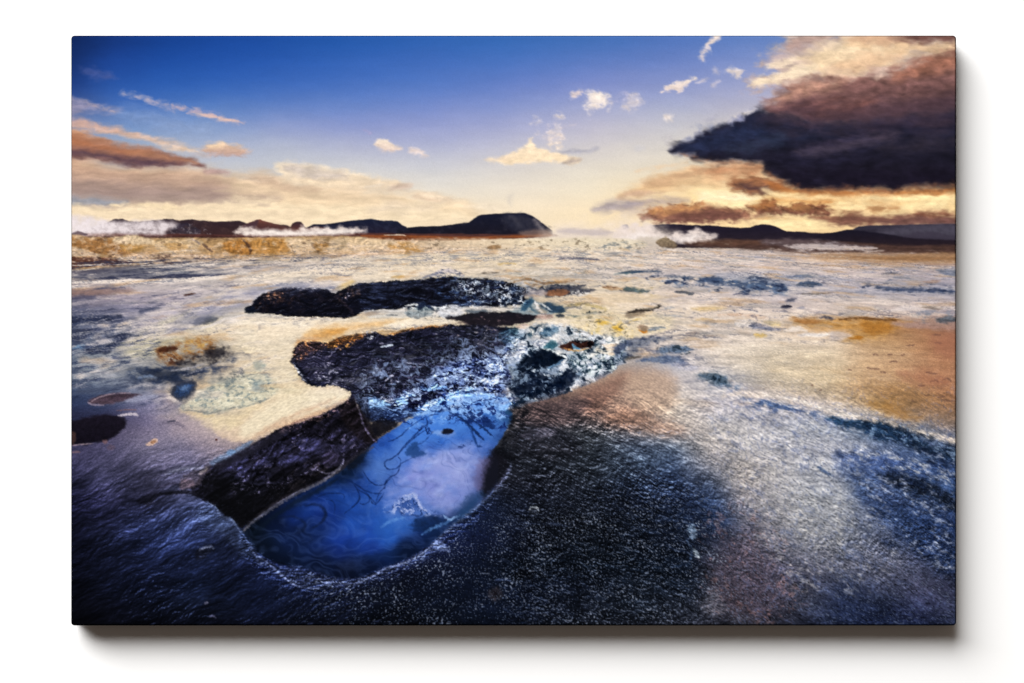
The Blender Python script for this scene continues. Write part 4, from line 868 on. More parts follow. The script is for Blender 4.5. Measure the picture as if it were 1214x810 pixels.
flecks('838,456 860,458 884,468 894,480 866,474', '#e4e0dc', .12, .15, 2.2, 2, 3, 2, .7, False, 30)
stroke('850,464 860,466 866,468', 1.6, '#e9e6e2', 1, 1, 3, .8)
poly('902,474 912,473 926,475 938,480 946,484 934,486 918,484 906,480 898,480', '#3f557c', 2, 2.8, 3.5, 2, .85, None, .3)
flecks('880,472 920,470 960,482 980,492 960,494 910,490 886,484', '#4b6088', .06, .18, 2.6, 2.4, 4, 3, .8, False, 15)
flecks('880,472 920,470 960,482 980,492 960,494 910,490 886,484', '#dcd8d6', .14, .14, 2.4, 2.4, 4, 3, .7, False, 15)
stroke('860,470 880,466 905,468 930,473 960,482 1000,492 1040,500 1080,510 1134,524', 3.2, '#dccfc2', 3, 1.8, 6, .85, taper=False)
stroke('905,468 940,474 980,486 1020,494', 1.4, '#efe7dc', 1.6, 1.2, 5, .7)

# ---- 10. lower crater with dark mud --------------------------------------
CR2 = '347,424 349,414 354,408 362,405.5 374,405 386,406.5 396,403 406,399.5 420,397 432,396 444,394 456,398 468,395.5 480,391.5 500,388.5 520,386.5 540,385.5 560,385 580,386.5 596,388 610,391 617,398 610,412 600,428 606,446 600,462 580,468 556,470 535,476 520,484 500,490 478,496 460,500 444,500 430,492 424,480 417,470 412,463 402,459 390,457 380,459 370,458 360,451 352,441 347,432'
poly(CR2, '#1d1c26', 1.3, 2.2, 4, 1.3, .98, '#20202c', .2, 6, 2)
flecks('350,430 400,410 500,394 600,392 600,440 560,460 480,470 420,462 370,454', '#3a3744', -.02, .25, 4.5, 2.4, 6, 3, .8, octv=5)
flecks('440,400 520,390 600,394 600,430 520,430 450,430', '#0f1118', .0, .2, 4, 2.4, 6, 3, .75, octv=5)
flecks('360,425 420,415 470,420 480,450 420,458 372,452', '#49444f', .08, .25, 4, 2, 6, 3, .7, octv=5)
poly('348,420 352,410 360,406.5 372,406 384,408 386,414 374,420 364,426 356,432 350,430', '#43312e', 2, 2.4, 3, 1, .9, '#332a2e', .4, 3)
flecks('348,410 356,404 372,404 386,408 376,420 358,428 348,426', '#8a5c40', .1, .2, 2.2, 1, 2, 2, .8, False, -60)
flecks('348,408 362,402 375,404 360,412', '#c08a58', .05, .25, 2, 1.2, 3, 2, .75)
poly('386,407 398,402 410,399 424,397.4 434,396.6 430,401 418,405 404,408 394,412', '#7a4e28', 1.8, 2.2, 3, 1.3, .9, None, .4, 2.6)
flecks('386,408 400,402 420,398 436,398 420,408 396,416', '#c28a48', .1, .18, 2.2, 1.6, 2, 2, .85)
flecks('384,412 400,404 430,400 420,410 396,418', '#241c1e', .12, .14, 2.2, 1.6, 2, 2, .85)
flecks('428,396 440,393 452,396 440,402', '#b9bcc4', .05, .18, 2, 1.2, 2, 2, .8)
stroke('458,397 472,394 490,390 510,388 530,386', 1.4, '#96683c', 1.2, 1.4, 3, .85, dash=.3)
stroke('362,424 374,418 390,414 405,412', 1.3, '#59505a', 1.2, 1.4, 4, .7)
poly('362,424 374,419 392,416 400,422 390,436 376,450 366,446 358,436', '#35313d', 2.6, 2.4, 4, 1.4, .75, None, .18)
stroke('348,432 354,441 362,450 366,453', 1.1, '#c9cdd6', .9, .8, 3, .8, dash=.3)
stroke('350,428 357,441 366,452 376,457', 2, '#14141c', 1.4, 1.4, 3, .8)
stroke('452,411 460,410 467,408', 1.4, '#aeb9c8', .8, .9, 3, .85)
stroke('446,405 456,408 468,405', 1.2, '#53515c', 1, 1, 3, .7)
stroke('392,452 396,448 404,446 415,446 430,450', 1.1, '#101016', 1, 1.2, 3, .85)
stroke('395,452 410,450 424,455', 1.2, '#4c4a58', 1.2, 1.4, 3, .7)
stroke('470,432 490,430 505,433 518,440', 1, '#737a8c', 1, 1.4, 3, .7, dash=.3)
flecks('360,440 395,430 460,436 480,470 440,480 412,462 380,456', '#8a8a9c', .26, .12, 2.6, 1.6, 4, 3, .75, warp=4)
flecks('430,455 480,440 540,430 600,440 600,470 520,480 450,496', '#12131c', .02, .18, 4, 2, 5, 3, .85, warp=8)
# brown rough shelf on the far side (dark cliff)
flecks('520,390 560,387 592,388 598,404 580,412 540,412 520,402', '#4a4a4e', .0, .22, 2.6, 2, 4, 3, .75, False, 10)
flecks('522,388 570,386 594,392 570,400 530,398', '#6b625e', .15, .16, 2.2, 2.2, 3, 2, .7, False, 10)
poly('592,398 600,390 612,388 622,392 624,400 614,408 604,416 600,412', '#1f3440', 2, 2.4, 3, 1, .9, None, .3)
poly('600,396 612,390 622,394 616,404 606,406', '#3c545c', 2.2, 2, 3, 1, .7, None, .25)
poly('612,387 622,384 626,388 620,391', '#a89088', 1.2, 1.2, 2.5, 1, .8)

# ---- 11. foam, slush and blue ice between the crater and the right bank --
FOAM = '612,398 622,388 640,384 665,384 690,392 720,400 745,404 742,424 738,440 720,448 700,456 680,466 660,474 630,478 600,486 600,470 610,450 604,430'
poly(FOAM, '#8b98a8', 3, 5, 6, 1.4, .7, '#56647c', .3, 5, 1.6)
flecks(FOAM, '#1b2634', -.04, .13, 4.6, 1.7, 4, 4, .94, warp=9, octv=5)
flecks(FOAM, '#d5dce2', .04, .14, 3.6, 1.9, 4, 4, .85, warp=8, octv=5)
flecks('625,388 670,386 740,402 740,412 690,410 640,404', '#dfdcd2', -.05, .22, 4, 2.2, 5, 4, .85, warp=6)
flecks('625,384 680,388 730,402 690,412 640,408', '#39505e', .12, .14, 3, 2, 4, 3, .85, warp=6)
poly('640,396 650,388 662,386 664,392 654,398', '#2d4a62', 2, 2.4, 3, 1.4, .6, None, .3)
poly('664,412 670,407 680,404 690,405 702,404.6 704,410 694,413 680,414 670,415', '#3a2622', 1.4, 1.8, 3, 1.5, .95, None, .4)
flecks('664,412 680,404 704,405 702,414 676,416', '#0f1016', .1, .12, 2, 1.4, 2, 1, .85)
stroke('678,408 682,412 688,414', 1.8, '#5b8098', .9, .8, 2.5, .9)
stroke('668,413 684,416 700,413', .9, '#d0a060', .8, .8, 2.5, .7)
poly('645,412 652,405 658,404 662,410 654,416 646,417', '#30525e', 1.8, 2, 3, 1, .8, None, .3)
stroke('644,413 654,416 664,421 670,424', 1.6, '#eef2f0', .9, 1.2, 3, .9)
poly('634,418 642,413 652,415 662,420 668,426 660,432 648,436 630,440 615,444 608,440 616,430', '#131a26', 2, 3, 3.5, 1.4, .93, None, .3)
poly('604,454 612,444 624,440 640,442 656,446 676,440 684,444 678,456 664,464 650,470 634,472 616,470 606,464', '#131b2a', 2.5, 4, 4, 1.4, .85, None, .3)
flecks('604,440 640,432 684,430 690,446 660,470 616,474', '#8594a6', .12, .14, 3, 2, 4, 3, .8, warp=8)
stroke('650,438 660,432 668,426', 1.3, '#5f7890', 1, 1.2, 3, .8)
flecks('676,420 710,414 738,416 738,434 715,444 690,446 678,436', '#182a36', .0, .14, 3, 1.6, 4, 3, .85, warp=7)
flecks('676,420 710,414 738,416 738,434 715,444 690,446 678,436', '#b5c2c2', .12, .14, 2.6, 1.7, 4, 3, .85, warp=7)
flecks('690,418 720,412 735,416 720,424 700,426', '#e8e6da', .08, .2, 3, 2, 3, 2, .8)
poly('726,414 735,408 745,404 752,406 742,414 730,422', '#3c4458', 2.2, 2.5, 3, 1.4, .75, None, .4)
# the bright stream of slush down the middle
ST = '606,402 618,400 626,410 618,424 606,434 596,444 598,458 604,468 596,478 584,486 560,488 530,484 520,476 535,466 556,460 572,450 568,436 580,424 594,414'
flecks(ST, '#c2d0e2', -.16, .22, 4, 1.6, 5, 4, .9, warp=8, octv=5)
flecks(ST, '#1b2440', .10, .13, 3.4, 1.8, 4, 4, .85, warp=8, octv=5)
flecks('575,432 590,430 600,444 604,458 594,466 582,452', '#bfd2f0', -.2, .25, 4, 1.4, 5, 3, .9)
SL = '470,470 500,456 520,438 545,428 580,424 600,440 600,470 600,486 570,492 530,492 500,494 478,498 462,506 450,500'
flecks(SL, '#5b6f9c', -.06, .2, 5, 1.9, 6, 5, .75, warp=10, octv=5)
flecks(SL, '#a9c0e8', .04, .14, 4, 2, 6, 5, .85, warp=10, octv=5)
flecks(SL, '#12162a', .05, .13, 4, 2, 6, 5, .9, warp=10, octv=5)
poly('514,476 530,468 545,464 560,463 580,466 600,474 604,482 598,490 580,492 560,486 545,482 530,484 518,490 500,492 490,490 500,482', '#7da7e6', 3, 4, 5, 2, .8, '#5f92dc', .16, 5, 2)
flecks('490,486 520,470 560,462 600,474 600,490 560,490 520,494', '#bcd6f6', .04, .2, 4, 2.2, 5, 3, .75, warp=6)
flecks('490,486 520,466 560,460 604,472 604,492 560,492 520,496', '#16264e', .14, .1, 3, 2.4, 4, 3, .9, warp=8)
flecks('470,468 490,462 520,454 540,456 520,466 495,474 475,478', '#86aee8', .0, .18, 4, 2.2, 4, 3, .85, warp=6)
poly('484,474 492,468 502,464 510,463 520,464 518,470 508,476 496,480 486,480', '#1a1a26', 1.8, 2.4, 3.5, 1.5, .9, None, .3)
poly('425,476 440,472 455,474 462,480 456,484 440,485 430,490 427,486', '#6a8cb8', 2, 2.4, 4, 1.6, .85, None, .2)
flecks('425,474 450,470 470,474 462,486 432,492', '#b4cdec', .1, .2, 3, 1.8, 3, 2, .75)
poly('470,474 478,470 486,472 484,478 474,482', '#88aee2', 1.8, 2, 3, 1.5, .85)
poly('430,486 450,484 470,482 490,484 494,490 480,496 465,500 450,500 436,498', '#3a4c66', 2.5, 3, 4, 1.6, .85, '#2a3448', .25)
poly('424,470 434,468 436,482 440,500 450,512 440,520 430,508 424,490', '#12121a', 2, 2.5, 4, 1, .85)
flecks('84,372 140,378 190,396 178,424 140,440 84,462', '#2c3550', -.05, .3, 5, 3.4, 8, 5, .85, True, -6)
flecks('84,372 140,378 190,396 178,424 140,440 84,462', '#c4bfc0', .06, .25, 4, 3.6, 8, 5, .6, True, -6)
flecks('84,440 150,450 215,470 200,486 140,482 84,500', '#262e48', -.05, .35, 5, 3.2, 8, 5, .75, True, -4)
poly('196,392 232,368 262,354 292,345 316,341 350,339.5 392,340 396,343 350,342 316,345 300,352 292,360 276,368 250,376 230,386 212,394', '#868799', 5, 3, 7, 2, .62, None, .15, 5, 3)
flecks('150,402 240,352 330,335 400,337 300,352 280,368 230,390 200,400', '#6b6d84', .0, .3, 4, 4.5, 9, 5, .5, False, -24)
flecks('150,402 240,352 330,335 400,337 300,352 280,368 230,390 200,400', '#e6dfd6', .08, .3, 3, 4.5, 9, 5, .45, False, -24)
poly('290,378 330,380 372,383 352,388 310,386 280,386', '#efe3cc', 4, 2, 6, 3, .7)
poly('186,452 208,470 214,486 236,496 262,510 284,526 262,548 236,540 214,516 196,490', '#a8959a', 14, 8, 10, 1, .35)
poly('396,472 372,484 340,498 320,510 300,520 330,500 360,486', '#b48f78', 4, 2, 5, 2, .6)
# cold hollows, drainage veins and scattered crust over the whole plain
pl = sstep(285, 300, GY) * (1 - sstep(470, 520, GY))
lum0 = blur(IMG.mean(-1), 1.5)
calm = np.zeros((NH, NW), np.float32)                      # the smooth table and the sand flat
for s in ('300,384 420,381 470,384 380,400 345,412 348,436 372,459 410,462 416,470 340,504 280,524 230,500 320,470 330,420 290,400', '830,430 880,404 960,404 1134,392 1134,510 1060,496 950,470'):
    w, m = pmask(s, 16, 6); calm[w] = np.maximum(calm[w], m)
br = sstep(.42, .62, lum0) * pl * (1 - .72 * calm)
hol = fbm(UX / 300 + .5 * fbm(UX / 120, UY / 60, 131, 3), UY / 46, 132, 5, .58)
IMG[:] += (hx('#95938f') - IMG) * (br * sstep(.05, .55, hol) * .48)[..., None]
IMG[:] += (hx('#f0e3d2') - IMG) * (br * sstep(.05, .5, -hol) * .5)[..., None]
ve = ridged(UX / 210 + .9 * fbm(UX / 90, UY / 34, 133, 4), UY / 30 + .5 * fbm(UX / 60, UY / 30, 134, 3), 135, 4, .6)
vd = np.clip(.35 + 1.6 * fbm(UX / 420, UY / 90, 136, 3), 0, 1)
IMG[:] += (hx('#3f4860') - IMG) * (br * sstep(.54, .82, ve) * vd * .55)[..., None]
vs = np.roll(ve, 2, 0)
IMG[:] += (hx('#f1e8dc') - IMG) * (br * sstep(.56, .84, vs) * (1 - sstep(.5, .7, ve)) * vd * .5)[..., None]
tan = fbm(UX / 260 + 7, UY / 50, 137, 4, .55)
IMG[:] += (hx('#c09a6c') - IMG) * (br * sstep(.12, .6, tan) * .45)[..., None]
sc_ = fbm(UX / 40, UY / 9, 138, 4, .6)
IMG[:] *= np.exp(.12 * sc_ * pl)[..., None]
IMG[:] *= 1 + br[..., None] * np.array([.0, -.015, -.008], np.float32)

smear(276, 760, [(60, 40, 3.6, 2.4, True), (22, 15, 2.2, 1.5, True), (8, 5, 1.2, .9, True)])

# the coloured hollow (brown, black, blue)
poly('170,446 190,428 196,412 220,402 250,400 276,410 282,428 270,444 240,456 205,458 180,456', '#8f8a84', 12, 8, 10, 1.6, .5)
flecks('184,420 190,411 206,407 224,402 246,400 258,406 252,418 236,424 214,432 196,430', '#8a5c30', -.3, .3, 4, 1.6, 6, 4, .85)
flecks('186,418 196,410 214,410 224,418 214,430 200,432', '#48291c', -.12, .22, 3, 1.6, 4, 3, .85)
flecks('214,410 228,403 246,402 250,410 236,418 220,418', '#b98c48', -.1, .3, 3.4, 1.6, 5, 3, .75)
poly('188,416 196,412 207,411.5 210,415 200,418 192,418.6', '#3c2218', 1.8, 2.2, 3, 2, .8, None, .4)
flecks('204,434 220,424 238,418 250,411 266,411 274,418 268,428 250,434 230,438', '#26242a', -.25, .3, 4, 1.7, 6, 4, .92)
poly('242,416 252,412.5 264,413 268,418 258,425 246,425', '#1c1b22', 3, 3, 4, 1.4, .75, None, .3)
flecks('150,444 162,435 190,430 222,435 258,433 278,424 272,434 240,448 200,457 172,456', '#28334c', -.3, .28, 4.4, 2.0, 6, 4, .92)
poly('168,444 190,438 220,440 238,443 214,450 186,452', '#1e2638', 5, 4, 6, 2, .7, None, .3)
stroke('200,440 216,438 230,435 242,431', 1.3, '#a9a6ac', 1, 1.2, 4, .75, dash=.5, ds=4)
stroke('212,447 230,441 246,436 262,428', 1, '#8f8e98', 1, 1.2, 4, .65, dash=.6, ds=4)
stroke('164,448 176,446 186,448', 1.8, '#8494b0', 2, 1.6, 4, .6, dash=.3)
stroke('150,462 170,456 195,458 215,456 228,447', 2, '#c5bebe', 2.4, 2, 5, .6, dash=.3)
stroke('84,468 110,463 135,461 150,459', 3, '#4a5266', 3, 2.5, 6, .8, asp=3, dash=.3)
flecks('228,474 240,452 264,440 292,440 300,448 282,458 258,466', '#5f676c', -.1, .4, 5, 1.8, 8, 5, .6)
flecks('258,450 276,438 292,442 284,452', '#454c54', -.1, .3, 3, 1.6, 4, 3, .7)
poly('202,462 210,454 222,450.5 231,452 233,458 229,466 221,473 211,475 203,469', '#252c3e', 3, 2, 5, 1, .9)
poly('207,465 212,459 222,455 228,456 226,463 219,469 211,470', '#34507c', 3, 2.5, 4, 1, .75, '#24395c', .6, 3)
poly('214,460 222,457 224,461 216,464', '#7f9ac0', 2.2, 1.5, 4, 1, .4, None, .4)
stroke('199,470 205,474 212,476', 1.6, '#cfc4c0', 1.6, 1.2, 4, .7)
stroke('230,464 225,472 216,479', 2.2, '#5a5860', 2.6, 2, 4, .6)
# two dark vents at the left edge
poly('104,477 116,470 134,466.5 150,466 162,467.5 168,469 158,473 146,476 130,479.5 114,480', '#3a2e38', 2.2, 1.6, 5, 2, .92, '#54444e', .3, 4, 2)
stroke('106,478 118,471 136,466.6 155,466', .8, '#9a8790', .8, .8, 4, .7)
stroke('104,477 110,480 124,480.5', 1, '#8f8494', .8, .8, 4, .7)
poly('148,475 160,470 174,468 186,468.5 182,472 168,475 152,478', '#8c8ea4', 1.8, 1.6, 5, 2, .85)
stroke('138,487 150,486 162,486', .8, '#7a5a58', .9, .8, 3, .6)
poly('78,503 92,498 106,494 122,492 136,493 146,496 150,501 148,506 142,512 134,518 124,523 110,526 84,528 70,528', '#1b1722', 2.4, 2, 6, 2, .97, '#110e18', .25)
stroke('140,493 150,491.5 160,491 164,493', 1.6, '#c2b8c0', 1, 1, 3, .85)
stroke('84,528.5 96,527 110,526', .8, '#a38f94', .8, .6, 3, .7)
poly('84,512 89,513 90,520 88,526 84,527', '#5a4038', 1.6, 1.4, 3, 1, .6)
poly('121,523 125,521 128,524 124,527', '#7a5a58', 1.4, 1.2, 3, 1, .6)
poly('127,530 131,527 136,530 133,534 128,533', '#5f4c56', 1.8, 1.5, 3, 1, .5)
stroke('84,537 90,536 95,536', 1.2, '#8a6868', 1, .8, 3, .6)
poly('173,527 178,523 182,520.5 187,521 186,525 181,528 176,529', '#c9a894', 1, 1, 3, 1, .9)
poly('178,525 182,522 185,523 182,526', '#8a6244', .9, .7, 3, 1, .8)
stroke('198,500 204,499.5 208,499', 1, '#2c3040', .8, .7, 3, .85)
poly('255,521 257,520 258,522 256,523', '#5a3a38', .7, .3, 3, 1, .9)
stroke('186,504 200,501 212,503 220,508', 2, '#5d586a', 2, 2, 4, .5)

# rough walls and floors of the two hollows
for s, k_, off in ((CR1, .13, .0), (CR2, .22, .10)):
    w, m = pmask(s, 3, 2)
    x, y = GX[w], GY[w]
    hh = ridged(x / 22 + 1.1 * fbm(x / 30, y / 16, 66, 4), y / 11 + .8 * fbm(x / 24, y / 14, 69, 3), 67, 5, .62)
    ee = hh - np.roll(hh, (2, 1), (0, 1)); ee = np.clip(ee / ee.std(), -2.4, 2.6)
    IMG[w] *= np.exp(m * (k_ * ee + .6 * (hh - hh.mean()) + off))[..., None]
    IMG[w] *= 1 + m[..., None] * np.array([-.34, -.29, -.14], np.float32) * (1 - sstep(.25, .5, IMG[w].mean(-1)))[..., None]
    IMG[w] += (hx('#79808e') - IMG[w]) * (m * sstep(1.1, 2.6, ee + .8 * fbm(x / 26, y / 12, 68, 3)) * k_ * 1.6)[..., None]
flecks('450,424 500,410 560,396 606,400 608,440 570,468 490,472 440,486 424,470', '#8496ba', .04, .26, 4, 2.0, 8, 5, .8, warp=9)
flecks('430,440 500,430 580,410 606,430 590,470 500,480 440,490', '#b4c8ea', .16, .2, 3, 2.2, 8, 5, .75, warp=8)
flecks('366,430 420,412 500,400 580,392 600,404 520,430 420,458 376,456', '#5d5f6c', .1, .3, 4, 2.4, 8, 4, .6, warp=6)
flecks('540,330 600,332 632,342 624,360 570,364 540,360', '#8fa0b4', .1, .25, 2.4, 2.4, 5, 3, .7, warp=5)
# warm sand towards the right edge
poly('1010,400 1060,386 1134,388 1134,512 1090,500 1040,484 1000,460 1010,430', '#b07a50', 26, 8, 12, 2, .2)
poly('1085,396 1134,392 1134,470 1100,450', '#9c6448', 18, 8, 10, 1.4, .22)
# foam and slush: harder contrast
for s, k_ in ((FOAM, 1.3), (SL, 1.18)):
    w, m = pmask(s, 8, 4)
    lo = .30
    IMG[w] += ((IMG[w] - lo) * (k_ - 1)) * m[..., None]
IMG[:] = np.clip(IMG, .02, 1)

# ---- 12. the blue pool ----------------------------------------------------
def scatter_col(w, spec, p=4.4, eps=11.0):
    """smooth colour field through scattered control colours"""
    x, y = GX[w], GY[w]; num = 0; den = 0
    for s in spec.split():
        px, py, c = s.split(',')
        k = 1 / (((x - float(px)) ** 2 + ((y - float(py)) * 1.15) ** 2) + eps ** 2) ** (p / 2)
        num = num + k[..., None] * hx(c); den = den + k
    return num / den[..., None]

POOL = '286,632 300,619 330,599 365,579 395,565 408,556 420,546 432,536 442,527 455,516 470,507 482,499 500,492 520,489 545,486 570,488 590,488 604,486 608,494 602,506 596,518 588,530 590,545 590,570 580,590 560,606 545,617 530,628 515,642 500,653 485,661 470,668 455,675 440,681 420,686 405,686 390,683 375,678 350,673 330,668 312,660 300,650 292,641'
w, m = pmask(POOL, 1.2, 1.2, 5)
pc = scatter_col(w, '300,630,#0e1a2a 315,645,#101c30 330,655,#142340 345,640,#15264a 330,622,#122040 350,612,#1a3470 362,604,#21478e 375,598,#1c3d84 380,612,#17306c 372,625,#142a58 355,630,#13244a '
  '400,588,#24509c 415,598,#2857a4 395,610,#1d3f88 420,620,#2858a8 440,634,#2a5ab0 405,640,#1f4390 400,655,#192f66 385,665,#16264a 410,674,#141f3c 435,668,#15264c 440,650,#1f4088 460,640,#2b5eb0 480,650,#14284e 500,638,#1a3468 '
  '470,620,#3668b4 450,606,#2c5ca8 440,590,#2a58a0 425,575,#1d3f80 410,562,#122848 425,552,#16305a 440,560,#3a66b0 450,552,#4a78c0 438,570,#2e58a0 460,568,#4a74bc 470,585,#4a6fb4 480,570,#6f84c8 500,556,#7e8ed0 500,572,#6c7cbc 515,580,#7f86c4 480,596,#4a66a8 '
  '520,548,#8b96d2 535,560,#8d92c8 550,570,#8288bc 548,590,#7482b8 530,598,#6c7cb4 540,545,#7c8ccc 560,552,#5c6ea8 565,570,#4a5584 560,590,#4a6498 545,606,#2e5488 520,612,#2a4880 500,606,#486cac 490,618,#2c5490 510,626,#1c3a68 '
  '455,538,#3868b4 462,524,#2c5cac 475,512,#4478c4 490,502,#4a80cc 500,514,#3a74c8 490,528,#3266b8 480,545,#4670bc 520,520,#2e66bc 510,534,#4c78c4 530,508,#3e78cc 548,500,#4a88d8 560,510,#2c60b4 545,522,#2e62b4 570,522,#3468b8 580,500,#4478bc 590,512,#2a4c80 600,495,#22486c 575,535,#3c66ac 558,534,#5a7cc4 605,488,#3a6480 530,494,#5a94e0 555,490,#6aa2e6 505,496,#3f78cc')
lay(w, m, pc)
pd = sd_poly(spline(pts(POOL), True), GX[w], GY[w])
IMG[w] *= (1 - m * (.30 * sstep(30, 0, pd) * sstep(520, 560, GY[w] + .35 * (430 - GX[w])) + .10))[..., None]
IMG[w] *= 1 + (m[..., None] * np.array([-.10, -.07, .02], np.float32))
steamn = fbm(GX / 26 + .4 * fbm(GX / 40, GY / 40, 71, 3), GY / 20, 72, 5, .55)
IMG[w] *= (1 + m * .16 * steamn[w])[..., None]
poly('446,620 470,600 500,596 520,604 510,618 480,632 455,640', '#2f64b4', 12, 8, 12, 1.5, .5)
# drifting steam over the water
poly('466,590 470,570 490,556 520,540 548,540 566,550 570,570 556,592 530,602 500,598 480,602', '#7f8ccc', 18, 12, 14, 1.3, .5)
flecks('440,600 470,560 520,520 575,525 575,580 540,606 490,610', '#a6aee2', -.1, .5, 11, 1.5, 16, 8, .6, False, -15, 4)
flecks('430,600 460,550 520,510 580,515 580,590 530,616 470,620', '#2f5cae', .05, .4, 9, 1.6, 16, 8, .5, False, -15, 4)
flecks('480,575 500,565 540,570 550,590 510,600', '#5e62a8', .05, .4, 11, 1.6, 8, 5, .55, False, -10, 4)
poly('484,566 495,560 508,558 516,562 505,566 492,570', '#6a6cb8', 4, 2, 5, 2, .55)
poly('515,548 540,545 555,556 550,568 530,560', '#9aa0d4', 7, 5, 8, 1.4, .6)
xx, yy = GX[w], GY[w]
wx_ = fbm(xx / 55, yy / 40, 141, 3) * 60; wy_ = fbm(xx / 55 + 7, yy / 40, 142, 3) * 40
mb = ridged((xx * .8 + yy * .5 + wx_) / 64, (yy - .5 * xx * .6 + wy_) / 26, 143, 3, .5)
IMG[w] += (hx('#6f8fd2') - IMG[w]) * (m * sstep(.35, .95, mb) * .16)[..., None]
mb = ridged((xx * .8 + yy * .5 + wy_) / 58 + 4, (yy - .3 * xx + wx_) / 24, 144, 3, .5)
IMG[w] += (hx('#14275a') - IMG[w]) * (m * sstep(.5, 1.0, mb) * .30 * sstep(640, 560, yy))[..., None]
poly('462,596 474,568 490,548 520,536 556,534 574,546 568,578 548,600 510,606 480,606', '#8796d4', 20, 14, 14, 1.3, .36)
flecks('462,596 474,560 500,536 560,530 576,546 566,584 540,606 490,608', '#aab6e6', -.05, .5, 9, 1.6, 12, 7, .55, False, -18, 3)
poly('470,520 490,500 530,490 580,490 602,500 590,522 550,522 510,528 480,536', '#5e92e0', 14, 8, 12, 1.4, .42)
poly('436,556 456,536 476,524 486,540 468,560 448,572', '#6a90d4', 10, 6, 10, 1.2, .4)
# slush floating in from the top
flecks('474,500 500,484 540,474 600,470 612,490 600,506 570,500 540,496 510,500 488,506', '#8db4ee', -.12, .22, 4, 2.2, 6, 5, .85, warp=6)
flecks('474,500 500,484 540,474 600,470 612,490 600,508 570,504 540,500 510,504 488,508', '#12235a', .10, .10, 3.4, 2.4, 5, 5, .8, warp=8)
# swirls of dark scum
SW = '#0f2350'
def sw(s, wd=.9, a=.85, col=SW, soft=.9): stroke(s, wd * .72, col, soft, .9, 5, a * .85, dash=.3, ds=8)
sw('506,494 500,497 492,502 484,508 476,516 468,521 460,524')
sw('520,491 512,492 506,496 507,503 500,508 492,516 484,524 478,530 474,536 472,540', 1.3)
sw('506,502 507,508 498,514 488,522 480,530 472,538 464,544 458,546 456,551 460,556 468,556 474,552 475,546 472,542', 1.1)
sw('474,554 470,562 462,566 457,572 456,578 450,584 445,597', 1.0)
sw('475,550 484,545 494,541', .9, .6)
sw('430,558 438,570 446,575 454,575 460,570 464,566', 1.1)
sw('392,569 405,568 416,571 426,577 434,582 444,585 452,585', 1.3)
sw('416,571 424,580 434,586 441,592 446,597 452,590 455,584', 1.0)
sw('420,574 425,584 426,592 422,598 416,603 408,609', 1.4)
sw('432,582 437,588 438,594 432,598 427,597', 1.0)
sw('440,590 441,596 446,599', 1, .8)
sw('374,591 385,586 396,585 404,585 408,588 407,592', 1.1)
sw('385,592 394,594 397,600 396,610', 1.0, .8)
sw('362,600 374,598 382,602 386,608 384,616 378,622 368,627', 2.6, .9, '#101d3c', 1.6)
sw('330,615 345,612 356,616 362,622 358,630 346,634', 2.2, .7, '#101c38', 1.8)
sw('340,606 352,600 364,598', 1.6, .6, '#101f44', 1.5)
sw('408,556 418,566 430,566', 2.2, .6, '#10203c', 2)
sw('345,625 360,630 370,640 360,646', 2, .45, '#0f1a34', 2.5)
sw('488,534 494,528 502,524 510,516 516,510', 1.0, .6)
poly('480,536 486,528 494,524 498,534 506,538 494,542 484,540', '#1f3f70', 2, 2, 4, 1.2, .75)
flecks('490,510 520,498 545,494 580,496 590,510 570,526 540,530 510,520', '#12285a', .14, .14, 4, 2.4, 5, 4, .85, False, -20, 4, warp=10)
stroke('540,492 552,500 566,514 574,522', 1.6, '#10244c', 1.2, 1.5, 4, .85)
stroke('548,490 560,498 574,508 582,516', 1.2, '#10244c', 1.2, 1.5, 4, .8)
stroke('556,506 562,518 566,528 572,530', 1.4, '#173468', 1.2, 1.5, 4, .8)
flecks('530,484 560,482 585,486 590,500 560,502 540,496', '#142a5c', .08, .14, 3, 1.6, 3, 3, .85, False, 25)
poly('520,514 526,510 534,509 540,512 538,516 530,519 523,518', '#6f8ac4', 2.2, 1.8, 3, 1.4, .6)
poly('523,512 528,508.6 534,508.6 538,511 534,514 527,515.4', '#141624', 1.1, 1.2, 3, 1.4, .97)
poly('512,513 518,510 524,512 520,516', '#9ab4e4', 2, 1.6, 3, 1.2, .5)
# breaking surface in front
stroke('478,588 485,587 490,586 495,594 500,603 506,606', 1.2, '#b9c0e4', 1.2, 1.6, 3, .75)
poly('466,600 474,594 484,589 490,588 494,596 496,603 486,606 472,606', '#2a4a8a', 3, 3, 4, 1.3, .75, None, .3)
flecks('456,604 470,594 492,586 500,600 512,606 524,612 500,612 470,610', '#a4b2e0', .12, .14, 3, 1.6, 4, 3, .8, False, -20, warp=6, ridge=False)
flecks('456,604 470,594 492,586 500,600 512,606 524,612 500,612 470,610', '#152a58', .14, .14, 3.4, 1.7, 4, 3, .7, warp=6)
poly('490,618 500,612 515,612 528,614 536,618 520,626 505,630 490,628', '#12264a', 4, 4, 5, 1.8, .8, None, .3)
stroke('500,634 512,627 524,622 532,618 538,614', 1.6, '#5f8cc4', 1.6, 1.6, 4, .75, dash=.3)
stroke('526,611 532,616 538,614 546,611', 1.4, '#8cacd8', 1.2, 1.5, 3, .75)
stroke('452,625 460,620 468,616 480,614', 1.8, '#6a96d4', 2.2, 2, 4, .6, dash=.3)
poly('545,610 552,602 560,594 566,590 560,602 550,612', '#2e5480', 3, 2.5, 4, 1, .6)
poly('425,660 445,656 460,654 475,648 470,658 450,664', '#13264c', 4, 3, 5, 2, .6)

